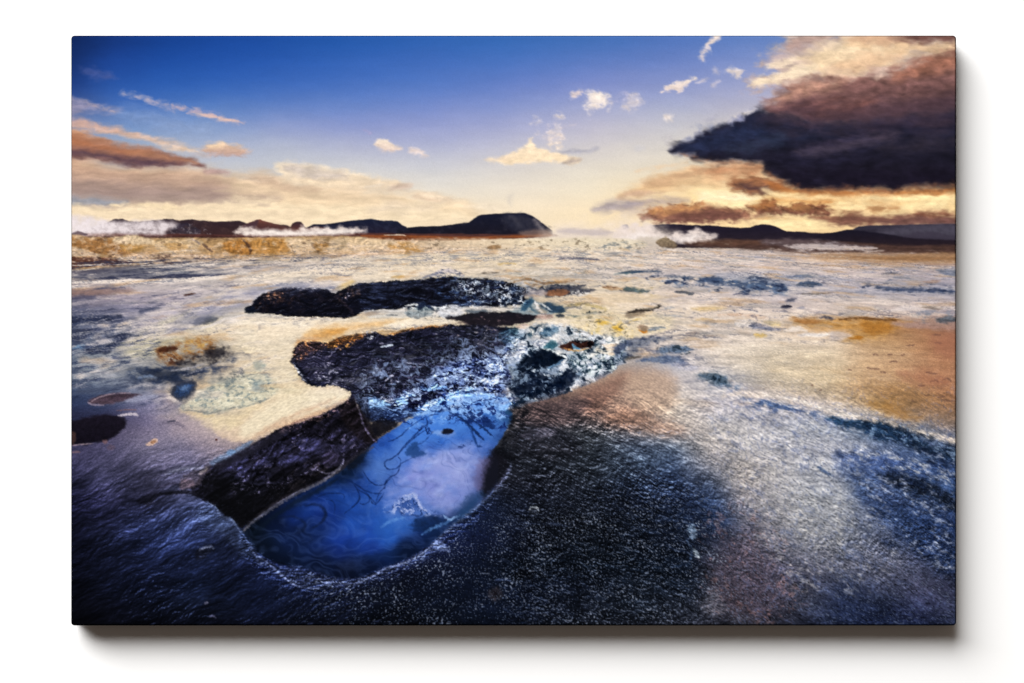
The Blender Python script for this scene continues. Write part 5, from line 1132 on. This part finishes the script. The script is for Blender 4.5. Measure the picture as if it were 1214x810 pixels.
# ---- 13. dark rock wall on the left of the pool ---------------------------
WALL = '418,469 410,476 396,484 384,490 372,495 358,500 345,504 332,508 322,514 310,521 296,530 282,537 268,545 256,551 246,557 238,566 230,574 226,580 236,588 246,595 256,603 268,612 278,620 286,628 292,622 302,615 330,597 362,578 380,570 395,561 404,553 412,546 424,538 436,530 448,522 440,514 436,504 431,494 424,484 420,474'
poly(WALL, '#1c1a22', 1.4, 2, 4, 1, .98, '#15151a', .2, 6)
flecks(WALL, '#3c3a4e', .02, .3, 7, 1.8, 5, 3, .85, False, -28, 5, warp=6)
flecks('290,536 320,518 350,512 372,512 380,530 360,545 330,558 300,575 280,570 270,556', '#56567a', -.15, .35, 7, 1.8, 7, 4, .9, False, -28, 5, warp=6)
flecks('322,516 360,502 400,484 416,474 428,500 420,520 396,516 360,520 330,530', '#0e0d12', -.08, .22, 5, 1.7, 5, 3, .9, False, -28, 5, warp=6)
flecks('240,572 270,556 300,575 340,565 390,552 396,560 340,592 290,622 262,606', '#0f1014', -.12, .25, 7, 1.8, 6, 3, .9, False, -28, 5, warp=6)
flecks('330,560 370,545 400,540 395,556 350,580 310,604', '#5c504e', .12, .2, 3, 3, 4, 3, .65, False, -32, 4)
flecks(WALL, '#8c8494', .34, .14, 2.6, 1.6, 4, 2, .5, False, -28, 4, warp=4)
flecks(WALL, '#08080c', .16, .2, 4, 1.5, 4, 2, .85, False, -28, 4, warp=4)
flecks('330,512 345,503 372,494 400,482 416,472 420,476 396,492 360,506 336,514', '#a98a80', .08, .18, 2.2, 1.5, 2, 1.5, .8)
stroke('345,503 352,500 360,498 370,494', 1.3, '#8d6f66', 1, 1.4, 3, .75, dash=.4)
poly('420,476 430,490 436,504 446,520 438,526 424,520 412,508 404,496 404,484', '#1d1716', 3, 3, 4, 1, .6, None, .4)
stroke('421,474 427,490 431,504 440,518 446,524', 1.1, '#77707c', 1, 1.4, 3, .75, dash=.4)
poly('384,540 392,534 400,538 404,546 398,553 388,554 382,548', '#3b3644', 2, 2, 3, 1, .8, None, .4)
stroke('376,557 384,561 392,561 400,557 406,550 408,544', 1.1, '#98939e', 1, 1.2, 3, .85)
stroke('430,538 436,534 444,529', 1.6, '#4a4450', 1.2, 1.4, 3, .7, dash=.3)
poly('440,504 450,497 462,498 472,502 466,508 456,514 446,518', '#12121a', 2, 2.4, 3, 1.3, .9, None, .3)
poly('432,534 440,526 430,546 420,556 412,556 414,548', '#0f141e', 2.5, 2, 3, 1, .7)
stroke('286,632 300,619 318,606 336,594 356,583 376,574 392,564 402,556 406,549', 1.9, '#7a7884', 1.3, 1.8, 4, .85, dash=.3, ds=6)
stroke('288,629 304,614 330,596 360,579', 1.0, '#a8a6b0', .8, .8, 4, .8, dash=.4, ds=5)
stroke('290,626 310,607 340,588 370,573', 1.4, '#3a3436', 1.3, 1.2, 4, .8)
stroke('296,636 320,616 350,596 380,580 400,568', 3, '#0f1a2a', 2.4, 1.5, 5, .65)
w, m = pmask(WALL, 2, 2, 4)
c_, s_ = np.cos(np.radians(-30)), np.sin(np.radians(-30))
xa, ya = GX[w] * c_ + GY[w] * s_, -GX[w] * s_ + GY[w] * c_
hw = ridged(xa / 30 + .5 * fbm(GX[w] / 25, GY[w] / 25, 61, 3), ya / 15, 62, 5, .6)
ew = hw - np.roll(hw, (3, 1), (0, 1)); ew = np.clip(ew / ew.std(), -2.4, 2.4)
IMG[w] *= np.exp(m * (.24 * ew + .5 * (hw - hw.mean())))[..., None]
IMG[w] *= 1 + m[..., None] * np.array([-.16, -.15, -.02], np.float32)
poly('236,574 262,566 300,586 350,572 392,556 384,566 340,592 300,616 286,628 262,606', '#0c0c0f', 9, 5, 8, 1.6, .6)
# shoulder left of the wall
poly('212,572 220,563 230,558 240,556 247,552 250,556 242,564 236,574 228,578 216,580', '#4c434e', 2.2, 3, 3.5, 1.4, .85, None, .45, 3)
poly('214,571 222,568 230,571 226,578 214,580', '#6f5658', 1.6, 2, 3, 1.2, .7, None, .4)
stroke('236,562 242,558 246,554', 2, '#a08c80', 1.3, 1.2, 3, .85)
stroke('196,562 212,557 226,555 242,555', 2, '#8d8c9c', 2, 1.6, 4, .8)
poly('248,548 262,540 276,534 290,526 300,523 290,533 270,544 254,551', '#5f7694', 2, 2, 3, 1.6, .75, None, .25)
poly('268,536 274,533 280,536 272,540', '#6a8cb4', 1.2, 1, 3, 1.4, .8)
poly('256,550 275,540 300,526 326,513 340,508 352,506 330,520 300,538 274,551 258,557', '#23222e', 2, 2, 3.5, 1.6, .7, None, .35)
stroke('186,580 196,575 206,573 214,575', 1.8, '#2a2638', 1.6, 1.6, 4, .7)
stroke('186,586 205,584 222,584 236,588 246,596', 2.4, '#15141e', 1.4, 1.6, 4, .85)
poly('162,594 172,588 182,584 190,586 180,592 168,597', '#1e1c2c', 2, 2, 4, 1.6, .7)
poly('170,600 178,592 186,590 180,598', '#3a364a', 2, 2, 4, 1.6, .6)

# ---- 14. the right bank over the pool -------------------------------------
BANK = '738,432 728,440 712,450 698,456 680,463 662,470 646,474.5 634,477 624,481 614,488 610,494 606,503 600,510 597,518 590,527 584,535 590,538 600,543 606,551 602,560 594,572 582,587 568,600 552,613 538,623 524,635 510,648 500,656 520,700 700,780 1180,780 1180,640 1100,560 960,500 840,450 780,430'
w, m = pmask(BANK, 1.3, 1.6, 4)
fade = sstep(900, 760, GX[w])
lay(w, m * np.clip(fade + sstep(480, 520, GY[w]), 0, 1), LANDIMG[w])
poly('632,480 660,470 690,461 715,450 735,440 760,434 790,440 800,460 790,480 760,500 720,500 690,496 650,500 625,496', '#7f6a62', 12, 5, 8, 1.8, .4)
poly('690,466 712,452 732,444 745,444 730,470 706,488 690,484', '#7a584e', 9, 5, 6, 1, .45)
poly('745,446 775,440 800,450 800,480 780,490 752,480', '#bfa48f', 9, 5, 8, 1.2, .6)
poly('724,490 750,486 780,496 810,508 800,516 760,512 730,506 715,498', '#a87e68', 9, 5, 6, 1.8, .45)
poly('624,482 650,474 690,470 700,480 680,500 650,508 622,506 612,498', '#463c40', 7, 4, 6, 1.6, .7)
poly('612,508 640,504 665,510 690,530 670,545 630,540 606,528', '#20212a', 8, 4, 7, 1.6, .7)
poly('615,517 632,510 650,508 660,512 648,518 630,521', '#5a5868', 3.5, 3, 5, 2, .7)
poly('586,534 594,534 600,538 603,546 603,556 598,566 590,576 580,587 573,592 570,586 570,574 571,562 574,550 578,542', '#17161f', 5, 3, 4, 1, .97, '#141722')
flecks('582,534 600,532 618,530 622,540 612,548 604,552 594,544', '#12131a', -.2, .3, 4, 1.6, 5, 3, .8)
poly('568,546 576,542 582,545 576,560 572,578 566,582 562,566', '#5f5a80', 4.5, 3, 5, 1, .6)
poly('552,590 566,584 574,586 566,600 552,612 540,618 544,606', '#1f3a60', 4.5, 3, 5, 1, .6)
flecks('608,484 622,482 626,496 618,514 612,530 612,552 600,546 588,532 598,516 604,500', '#0f1118', -.35, .3, 4, 1.3, 4, 3, .85)
stroke('606,549 604,558 597,569 586,583 572,596 556,609 540,621 526,633 513,646 502,655 488,662', 1.8, '#5c6884', 1.8, 2.4, 4, .55, dash=.45, ds=5)
stroke('605,553 598,566 586,581', 2.0, '#55587a', 2.2, 2, 4, .5, dash=.3)

# ---- 15. pale crust round the front of the pool ---------------------------
RIM = '296,640 302,652 312,662 326,669 336,674 348,671 358,672 368,678 376,685 384,687 396,686 410,688 426,686 440,681 450,675 460,672 476,667 490,660 506,652 520,645 528,648 536,654 522,652 508,660 494,668 480,672 466,676 452,684 438,690 424,695 408,698 392,697 376,696 362,694 346,692 336,684 324,677 310,670 302,664 296,652'
poly(RIM, '#38466e', 3, 4, 4, 1.4, .75, '#2a3660', .5, 3)
flecks(RIM, '#8090b4', .06, .25, 2.6, 1.8, 3, 3, .7, False, -20, 4)
flecks(RIM, '#161f40', .08, .2, 3, 1.6, 2, 1.5, .8, False, -20, 4)
stroke('300,655 318,668 336,684 348,693 364,697 384,698', 1.2, '#7f8db8', 1, 1.2, 3, .85, dash=.3)
stroke('380,690 400,691 420,692 440,684 458,674 478,668 498,658 516,644', 1.3, '#8e9cc4', 1, 1.4, 3, .85, dash=.3)
stroke('516,640 520,648 528,652 534,654', 1.6, '#7484b4', 1.4, 1.4, 3, .8)
poly('518,640 526,644 528,652 518,652 512,646', '#6676a4', 2, 2, 3, 1, .7, None, .3)
poly('288,632 294,640 300,652 306,662 296,664 288,654 284,642', '#182444', 2, 2, 4, 1, .7, None, .3)
stroke('287,632 293,642 300,654 306,664', 1.4, '#5a6a94', 1.1, 1.2, 3, .8)
stroke('246,596 256,602 262,612 274,616 280,624 286,632', 1.4, '#7c8cb0', 1, 1.4, 3, .85)
poly('262,614 275,616 284,628 292,642 298,654 290,660 278,650 268,640 262,630', '#41547c', 4, 3, 5, 1, .6, None, .3)
poly('240,600 254,602 264,614 270,626 258,630 244,622 232,612', '#5a74a8', 6, 4, 6, 1.4, .6, None, .2)
flecks('270,640 290,636 302,654 300,664 284,662', '#10182c', .05, .2, 3, 1.5, 4, 2, .8)

# ---- 17. blue bands on the right slope ------------------------------------
poly('980,496 990,494.6 1000,497 1015,498 1030,500 1046,501 1060,506 1072,512 1086,518 1100,526 1115,532 1134,536 1134,550 1112,542 1094,534 1076,526 1060,522 1050,524 1040,522 1026,512 1012,507 996,505 986,501', '#1e3a58', 2.4, 4, 5, 2, .92, '#1c2c46', .3, 4, 2)
flecks('980,496 1060,502 1134,532 1134,552 1060,530 1000,510', '#0e1c30', .04, .2, 3.4, 2.2, 4, 3, .75, False, 22)
flecks('980,496 1060,502 1134,532 1134,552 1060,530 1000,510', '#7c94b4', .2, .14, 2.6, 2, 4, 3, .7, False, 22)
poly('990,540 1010,534 1030,538 1060,542 1090,548 1134,556 1134,590 1090,584 1050,576 1020,570 1000,562', '#40599a', 8, 6, 8, 2, .65, '#34507f', .25, 6, 2)
poly('1040,562 1060,561 1080,565 1105,572 1120,582 1134,596 1134,606 1110,592 1085,584 1060,574 1046,568', '#141e30', 4.5, 4, 6, 2, .9, None, .3)
poly('1010,560 1030,575 1050,590 1080,604 1134,622 1134,680 1100,664 1070,640 1040,612 1016,590', '#2f4878', 10, 8, 9, 1.4, .7, '#223866', .25, 6, 1.6)
flecks('990,535 1134,545 1134,680 1080,650 1030,600', '#12203e', .02, .25, 5, 2, 8, 5, .75, False, 28, 5)
flecks('990,535 1134,545 1134,680 1080,650 1030,600', '#a9b0c6', .17, .2, 3.2, 2, 8, 5, .65, False, 28, 5)
flecks('1000,525 1050,535 1134,560 1134,575 1040,552 1005,545', '#c5c6cc', .02, .22, 3, 2.2, 6, 4, .7, False, 22)
flecks('840,470 990,500 1040,590 1080,700 930,720 880,600', '#42527e', .16, .2, 4, 1.8, 12, 6, .4, False, 32, 5)
flecks('840,470 990,500 1040,590 1060,690 930,700 880,600', '#e0dad2', .15, .2, 3, 1.8, 12, 6, .35, False, 34, 5)
poly('966,552 978,557 988,565 978,561', '#2c4670', 1.5, 1.5, 3, 1.6, .8)
poly('1044,640 1058,640 1066,648 1054,650', '#14203c', 3, 3, 4, 1.6, .7)
# rose and rust tints near the bottom
poly('850,640 880,630 910,655 935,690 930,720 890,730 850,720 845,680', '#5c4c5c', 16, 10, 14, 1, .4)
flecks('830,620 900,600 950,680 940,735 840,735', '#a87870', .26, .14, 3.4, 1.6, 8, 5, .35, False, 40)
poly('816,625 822,622 826,632 823,640 818,636', '#7a94b4', 2.2, 2.4, 3, 1, .85, None, .4)
poly('820,650 826,653 830,661 824,659', '#a9bac8', 1.6, 1.6, 3, 1, .9)
stroke('814,640 820,652 818,668', 1.6, '#3c5478', 1.8, 1.6, 3, .7)
poly('835,708 848,700 856,712 862,724 845,730 832,724', '#6a6874', 6, 5, 6, 1, .6, None, .3)
# little stones and scars
poly('232,655 238,650 246,648 252,648 254,652 248,656 242,662 234,664', '#262a3e', 2, 2.5, 3, 1.2, .7, None, .6)
stroke('236,653 243,649 250,648 253,651', 1.6, '#aab4cc', 1, 1.2, 2.5, .9, dash=.3)
stroke('243,716 246,714', 1.6, '#a49aa6', 1, .6, 2, .8)
stroke('248,732 252,730 256,733', 1.4, '#8f86a0', 1, 1, 2, .7)
poly('628,603 633,601 637,603 638,609 633,612 628,609', '#2a2f3a', 2, 2.5, 2.6, 1, .6, None, .6)
stroke('627,605 631,601.4 636,602 639,606', 1.2, '#a7aeb6', .8, 1, 2.5, .85)
poly('580,700 586,696 592,697 596,704 592,711 584,713 579,708', '#3a3438', 3, 3.5, 3, 1, .6, None, .8)
poly('584,702 588,700 590,704 587,708', '#17121a', 1.6, 1.8, 2.6, 1, .7)
poly('606,683 614,676 626,674 634,678 632,686 620,688 610,690', '#090c14', 3.5, 3, 4, 1.2, .85)
stroke('632,672 640,674 648,684 656,698', 1.4, '#4c5870', 1.3, 1.4, 3, .6)
stroke('586,688 596,687 606,689', 1.3, '#50628c', 1.2, 1.2, 3, .7)
stroke('617,620 640,621 660,622 676,624', 1.4, '#3a4868', 1.4, 1.6, 3, .6, dash=.3)

# ---- 16. grain of the ground ---------------------------------------------
pw, pm = pmask(POOL, 3, 0)
keep = np.ones((NH, NW), np.float32); keep[pw] *= 1 - pm
ww, wm = pmask(WALL, 3, 0); keep[ww] *= 1 - .8 * wm
def rot(a, x=None, y=None):
    x = GX if x is None else x; y = GY if y is None else y
    c_, s_ = np.cos(np.radians(a)), np.sin(np.radians(a))
    return x * c_ + y * s_, -x * s_ + y * c_
def shade(n, amount, mask):
    """multiplicative tone, a little warm in the lights and cold in the darks"""
    e = np.exp(n * amount * mask)[..., None]
    IMG[:] = IMG * e ** np.array([1.06, 1.0, .9], np.float32)
near = sstep(455, 600, GY)
lum0 = blur(IMG.mean(-1), 3)
left = np.maximum(sstep(420, 260, GX), .8 * sstep(600, 430, GX) * sstep(630, 690, GY)) * sstep(505, 590, GY) * (1 - sstep(.45, .68, lum0))
right = sstep(560, 760, GX + (GY - 480) * .4) * sstep(425, 500, GY)
mid = np.clip(sstep(560, 640, GY) * sstep(300, 420, GX) * (1 - .6 * sstep(760, 900, GX)), 0, 1)
bank = sstep(575, 625, GX) * sstep(462, 490, GY) * (1 - sstep(800, 880, GX))
grow = .6 + .9 * sstep(440, 740, GY)                       # crust looks coarser near the viewer
wob = 6 * fbm(GX / 50, GY / 50, 80, 3)
damp = 1 - .65 * sstep(.36, .6, lum0)
def crust(ang, sx, sy, seed):
    a_, b_ = rot(ang)
    f = fbm(a_ / sx, (b_ + wob) / sy, seed, 4, .62)
    return emboss(f, .9, 1.5), f
amp = np.clip(.75 + 1.5 * fbm(UX / 110, UY / 80, 151, 3), .15, 1.7)
# left slope: crust drawn out towards the upper right
e1, n1 = crust(-27, 10, 4.4, 81); e1b, n1b = crust(-24, 52, 15, 82)
shade(np.clip(e1, -2.4, 2.4), .16, left * keep * amp); shade(np.clip(e1b, -2.2, 2.2), .13, left * keep); shade(n1b, .7, left * keep)
shade(np.ones_like(GX), -.55, left * keep * sstep(520, 640, GY) * (1 - .45 * np.exp(-((GX - 240) / 60) ** 2 - ((GY - 615) / 45) ** 2)))
gr = IMG.mean(-1, keepdims=True); IMG[:] = IMG + (gr * np.array([.88, .94, 1.28], np.float32) - IMG) * (.4 * left * keep)[..., None]
# right slope: crust drawn out towards the lower right
e2, n2 = crust(38, 5.2, 3.8, 84); e2b, n2b = crust(36, 30, 14, 85)
shade(np.clip(e2, -2.4, 2.4) - .5, .17, right * keep * amp * (.35 + .65 * damp) * (.4 + .6 * sstep(500, 640, GY))); shade(n2b, .34, right * keep * (.4 + .6 * damp)); shade(np.clip(e2b, -2, 2), .09, right * keep)
IMG[:] += (hx('#4a5a86') - IMG) * (sstep(.12, .6, n2 + .5 * n2b) * right * keep * .42 * sstep(800, 900, GX))[..., None]
# bank: finer, leaning less
e3, n3 = crust(22, 6, 3.8, 86); e3b, n3b = crust(25, 26, 12, 87)
shade(np.clip(e3, -2.4, 2.4), .27, bank * keep * damp * amp * (1 - .55 * sstep(560, 620, GY)) * (.35 + .65 * sstep(470, 520, GY + .3 * (620 - GX) + 20))); shade(np.clip(e3b, -2, 2), .18, bank * keep * damp); shade(n3b, .5, bank * keep * damp)
shade(np.ones_like(GX), -.12, bank * keep * sstep(540, 620, GY))
hl = sstep(.9, 2.6, e3 + .5 * e3b) * bank * keep * sstep(480, 520, GY)
IMG[:] += (hx('#8592ae') - IMG) * (hl * .45)[..., None]
hl = sstep(1.0, 2.8, e1 + .5 * e1b) * amp * left * keep * sstep(90, 200, GX)
IMG[:] += (hx('#7186c4') - IMG) * (hl * .35)[..., None]
# fine grit everywhere on the near ground
grit = perlin(UX / 2.6, UY / 2.6, 90) + .7 * perlin(GX / 1.9, GY / 1.9, 91)
dk = 1 - .75 * sstep(.5, .72, lum0)
shade(grit, .16, sstep(400, 520, GY) * keep * dk)
shade(perlin(UX / 7, UY / 5, 92), .10, sstep(330, 420, GY) * keep)
# pebbles catching the light in the dark foreground
gm = fbm(UX / 40, UY / 30, 93, 4, .6)
sp = perlin(UX / 3.3 + .3 * perlin(UX / 9, UY / 9, 3), UY / 3.1, 94)
sp2 = perlin(UX / 2.1, UY / 2.1, 95)
dens = np.clip(.55 + .9 * gm, 0, 1)
pm_ = sstep(.40, .66, sp + .25 * gm) * dens * np.clip(mid + bank * near, 0, 1) * keep * sstep(585, 640, GY + .25 * (GX - 600))
IMG[:] += (hx('#a3aec4') - IMG) * (pm_ * .62)[..., None]
pm_ = sstep(.36, .62, sp2 + .25 * gm) * np.clip(mid + .5 * right, 0, 1) * keep * near
IMG[:] += (hx('#7688a8') - IMG) * (pm_ * .42)[..., None]
pm_ = sstep(.45, .7, perlin(UX / 3.4, UY / 3.2, 97) - .2 * gm) * np.clip(mid + right, 0, 1) * keep * near
IMG[:] += (hx('#05070d') - IMG) * (pm_ * .55)[..., None]
# sand flat on the right: fine stipple and foot-marks
flat = sstep(850, 900, GX) * sstep(395, 410, GY) * (1 - sstep(470, 520, GY - (GX - 950) * .25))
shade(perlin(UX / 3.2, UY / 2.4, 98), .10, flat)
for s in ('1035,421 1038,419.6 1041,421.4', '1052,420.6 1058,420.4', '1068,422 1073,420', '1054,429 1060,428.4 1064,429', '1028,436 1036,437.4 1043,437.6', '1044,441 1051,442.2',
          '1096,441 1104,442.6 1112,443.4', '1102,453 1110,451 1113,455', '1118,450 1124,449 1128,453', '1088,457 1097,457.6', '1096,469 1102,468.4', '1114,473 1122,475 1130,476',
          '1106,397 1116,397.4', '1108,406.4 1116,407', '1006,438.6 1009,438.8', '961,456.6 964,457', '971,463 974,462', '1074,410 1086,409', '1112,471 1120,470', '1080,475 1084,476'):
    stroke(s, 1.0, '#5a4440', 1, 1.2, 2.6, .55)
poly('1066,440 1090,439 1118,446 1125,456 1100,460 1070,448', '#9a6450', 8, 5, 8, 2, .4)
poly('1104,400 1134,396 1134,425 1112,420', '#9a6656', 8, 5, 8, 1.5, .4)
poly('1030,478 1055,478 1078,488 1095,496 1075,500 1050,492', '#a87434', 8, 5, 7, 2, .55, None, .15)
poly('1040,464 1080,466 1134,480 1134,505 1100,500 1060,486', '#7d6450', 9, 5, 7, 2, .35, None, .2)

# crust standing up round the front of the pool
for s, c_, a_ in (('290,636 300,652 312,664 328,672 346,678 366,686 386,692 410,693 434,688 456,678 480,669 504,656 526,640 548,620 572,598 592,576', '#6b7796', .6),):
    w, m = pmask('284,630 300,646 320,664 350,672 372,678 390,686 420,686 450,676 490,660 530,628 580,588 600,560 606,566 580,606 540,642 500,668 460,688 420,702 370,704 330,694 300,672 284,650', 3, 4, 5)
    hr = ridged(GX[w] / 15 + .6 * fbm(GX[w] / 12, GY[w] / 10, 161, 3), GY[w] / 8, 162, 4, .6)
    er = hr - np.roll(hr, (2, 1), (0, 1)); er = np.clip(er / er.std(), -2.2, 2.4)
    IMG[w] *= np.exp(m * (.30 * er + .1))[..., None]
    IMG[w] += (hx(c_) - IMG[w]) * (m * sstep(.9, 2.4, er) * a_)[..., None]
# ---- 18. finish: camera falloff of the printed photograph, ink grain ------
sl = fbm(GX / 160, GY / 130, 120, 3)
vg = ((GX - 609) / 620) ** 2 + ((GY - 392) / 430) ** 2
IMG[:] = IMG * (1.02 - .10 * sstep(.75, 1.9, vg))[..., None]
IMG[:] = IMG * (1 + .012 * np.random.RandomState(5).randn(NH, NW, 1).astype(np.float32))
sc_ = sstep(.0, 1.0, IMG); IMG[:] = IMG + (sc_ - IMG) * (.22 * sstep(300, 420, GY))[..., None]
gr = IMG @ np.array([.3, .55, .15], np.float32)
ds_ = sstep(480, 560, GY) * (.07 + .13 * sstep(480, 760, GX)); ds_[pw] *= 1 - .6 * pm
IMG[:] += (gr[..., None] - IMG) * ds_[..., None]
IMG[:] = np.clip(IMG, .012, .995)

# ------------------------------------------------------- the canvas itself
root = bpy.data.objects.new('canvas_print', None); col.objects.link(root)
root.location = (wx(609), -GAP, wz(392)); root.empty_display_size = .2
root['label'] = 'canvas print of a blue steaming mud pool on a pale plain, hung on white wall'
root['category'] = 'canvas print'

def linear(c):
    return np.where(c <= .04045, c / 12.92, ((c + .055) / 1.055) ** 2.4)

def cloth(name, uses_weave=True):
    m, nt, b = mat(name)
    at = node(nt, 'ShaderNodeAttribute', attribute_name='ink')
    b.inputs['Roughness'].default_value = .9; b.inputs['Specular IOR Level'].default_value = 0
    tc = node(nt, 'ShaderNodeTexCoord')
    # woven threads: two crossed waves and a little irregularity
    sep = node(nt, 'ShaderNodeSeparateXYZ'); nt.links.new(tc.outputs['Object'], sep.inputs[0])
    hs = []
    for ax in ('X', 'Z'):
        mu = node(nt, 'ShaderNodeMath', operation='MULTIPLY'); mu.inputs[1].default_value = 2 * math.pi / .0011
        nt.links.new(sep.outputs[ax], mu.inputs[0])
        si = node(nt, 'ShaderNodeMath', operation='SINE'); nt.links.new(mu.outputs[0], si.inputs[0]); hs.append(si)
    pr = node(nt, 'ShaderNodeMath', operation='MULTIPLY')
    nt.links.new(hs[0].outputs[0], pr.inputs[0]); nt.links.new(hs[1].outputs[0], pr.inputs[1])
    nz = node(nt, 'ShaderNodeTexNoise'); nz.inputs['Scale'].default_value = 600; nz.inputs['Detail'].default_value = 3
    nt.links.new(tc.outputs['Object'], nz.inputs['Vector'])
    ad = node(nt, 'ShaderNodeMath', operation='ADD'); nt.links.new(pr.outputs[0], ad.inputs[0]); nt.links.new(nz.outputs['Fac'], ad.inputs[1])
    bp = node(nt, 'ShaderNodeBump'); bp.inputs['Strength'].default_value = .06; bp.inputs['Distance'].default_value = .0004
    nt.links.new(ad.outputs[0], bp.inputs['Height']); nt.links.new(bp.outputs['Normal'], b.inputs['Normal'])
    # ink soaks unevenly into the threads
    mr = node(nt, 'ShaderNodeMapRange'); mr.inputs['To Min'].default_value = .96; mr.inputs['To Max'].default_value = 1.04
    nt.links.new(nz.outputs['Fac'], mr.inputs['Value'])
    vm = node(nt, 'ShaderNodeVectorMath', operation='SCALE')
    nt.links.new(at.outputs['Color'], vm.inputs[0]); nt.links.new(mr.outputs[0], vm.inputs['Scale'])
    nt.links.new(vm.outputs[0], b.inputs['Base Color'])
    return m

def grid_mesh(name, V, nw, nh, ink, m, parent, cyclic=False):
    """V: (nh, nw, 3) points; one quad per cell, ink colour per vertex"""
    idx = np.arange(nh * nw).reshape(nh, nw)
    if cyclic: idx = np.concatenate([idx, idx[:, :1]], 1)
    q = np.stack([idx[:-1, :-1], idx[1:, :-1], idx[1:, 1:], idx[:-1, 1:]], -1).reshape(-1, 4)
    me = bpy.data.meshes.new(name)
    me.vertices.add(nh * nw); me.vertices.foreach_set('co', V.reshape(-1).astype(np.float32))
    me.loops.add(q.size); me.loops.foreach_set('vertex_index', q.reshape(-1).astype(np.int32))
    me.polygons.add(len(q)); me.polygons.foreach_set('loop_start', np.arange(0, q.size, 4, dtype=np.int32))
    me.polygons.foreach_set('use_smooth', np.ones(len(q), bool))
    me.update(calc_edges=True)
    a = me.color_attributes.new('ink', 'FLOAT_COLOR', 'POINT')
    rgba = np.ones((nh * nw, 4), np.float32); rgba[:, :3] = ink.reshape(-1, 3)
    a.data.foreach_set('color', rgba.reshape(-1))
    me.materials.append(m)
    o = bpy.data.objects.new(name, me); col.objects.link(o); o.parent = parent
    return o

HW, HH = 525.0, 350.0                # half size in picture units
X = (GX - 609).astype(np.float64); Y = (392 - GY).astype(np.float64)
RC = 4.0                             # corners of the stretched cloth are slightly round
cx, cy = np.abs(X) - (HW - RC), np.abs(Y) - (HH - RC)
inc = (cx > 0) & (cy > 0)
# map each corner square onto a quarter disc, ring by ring
mx = np.maximum(cx, cy); ln = np.hypot(cx, cy) + 1e-9
f = np.where(inc, mx / ln, 1)
X = np.where(inc, np.sign(X) * (HW - RC + cx * f), X)
Y = np.where(inc, np.sign(Y) * (HH - RC + cy * f), Y)
# the cloth turns over the edge of the stretcher with a small radius
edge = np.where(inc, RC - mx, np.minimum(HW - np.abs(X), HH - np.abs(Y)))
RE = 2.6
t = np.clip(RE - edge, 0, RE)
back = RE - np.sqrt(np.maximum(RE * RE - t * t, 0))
D = (DEPTH - GAP) / S
V = np.stack([X * S, (back - D) * S, Y * S], -1)
ink = linear(np.clip(IMG, 0, 1)) / LIGHT
ink = ink * (1 - .8 * sstep(2.4, .5, edge))[..., None]  # outermost band darkened: shade of the turned edge painted into the ink
cm = cloth('printed_canvas_cloth')
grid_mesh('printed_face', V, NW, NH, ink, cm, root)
# sides: the outermost ring of the face carried back to the stretcher's rear
ring = np.concatenate([np.stack([np.zeros(NW - 1, int), np.arange(NW - 1)], 1), np.stack([np.arange(NH - 1), np.full(NH - 1, NW - 1)], 1),
                       np.stack([np.full(NW - 1, NH - 1), np.arange(NW - 1, 0, -1)], 1), np.stack([np.arange(NH - 1, 0, -1), np.zeros(NH - 1, int)], 1)])
rp = V[ring[:, 0], ring[:, 1]]; ri = ink[ring[:, 0], ring[:, 1]]
steps = [0, .12, .5, .9, 1.0]
y0 = (RE - D) * S
SV = np.stack([np.stack([rp[:, 0], y0 + (0 - y0) * k + 0 * rp[:, 1], rp[:, 2]], -1) for k in steps])
inner = SV[-1].copy(); inner[:, 0] *= 1 - 30 / HW; inner[:, 2] *= 1 - 30 / HH     # cloth folded over at the back
SV = np.concatenate([SV, inner[None]])[:, ::-1]
si = np.repeat((ri * .8)[None], len(SV), 0)[:, ::-1]  # sides a step darker, the same painted shade carried round the wrap
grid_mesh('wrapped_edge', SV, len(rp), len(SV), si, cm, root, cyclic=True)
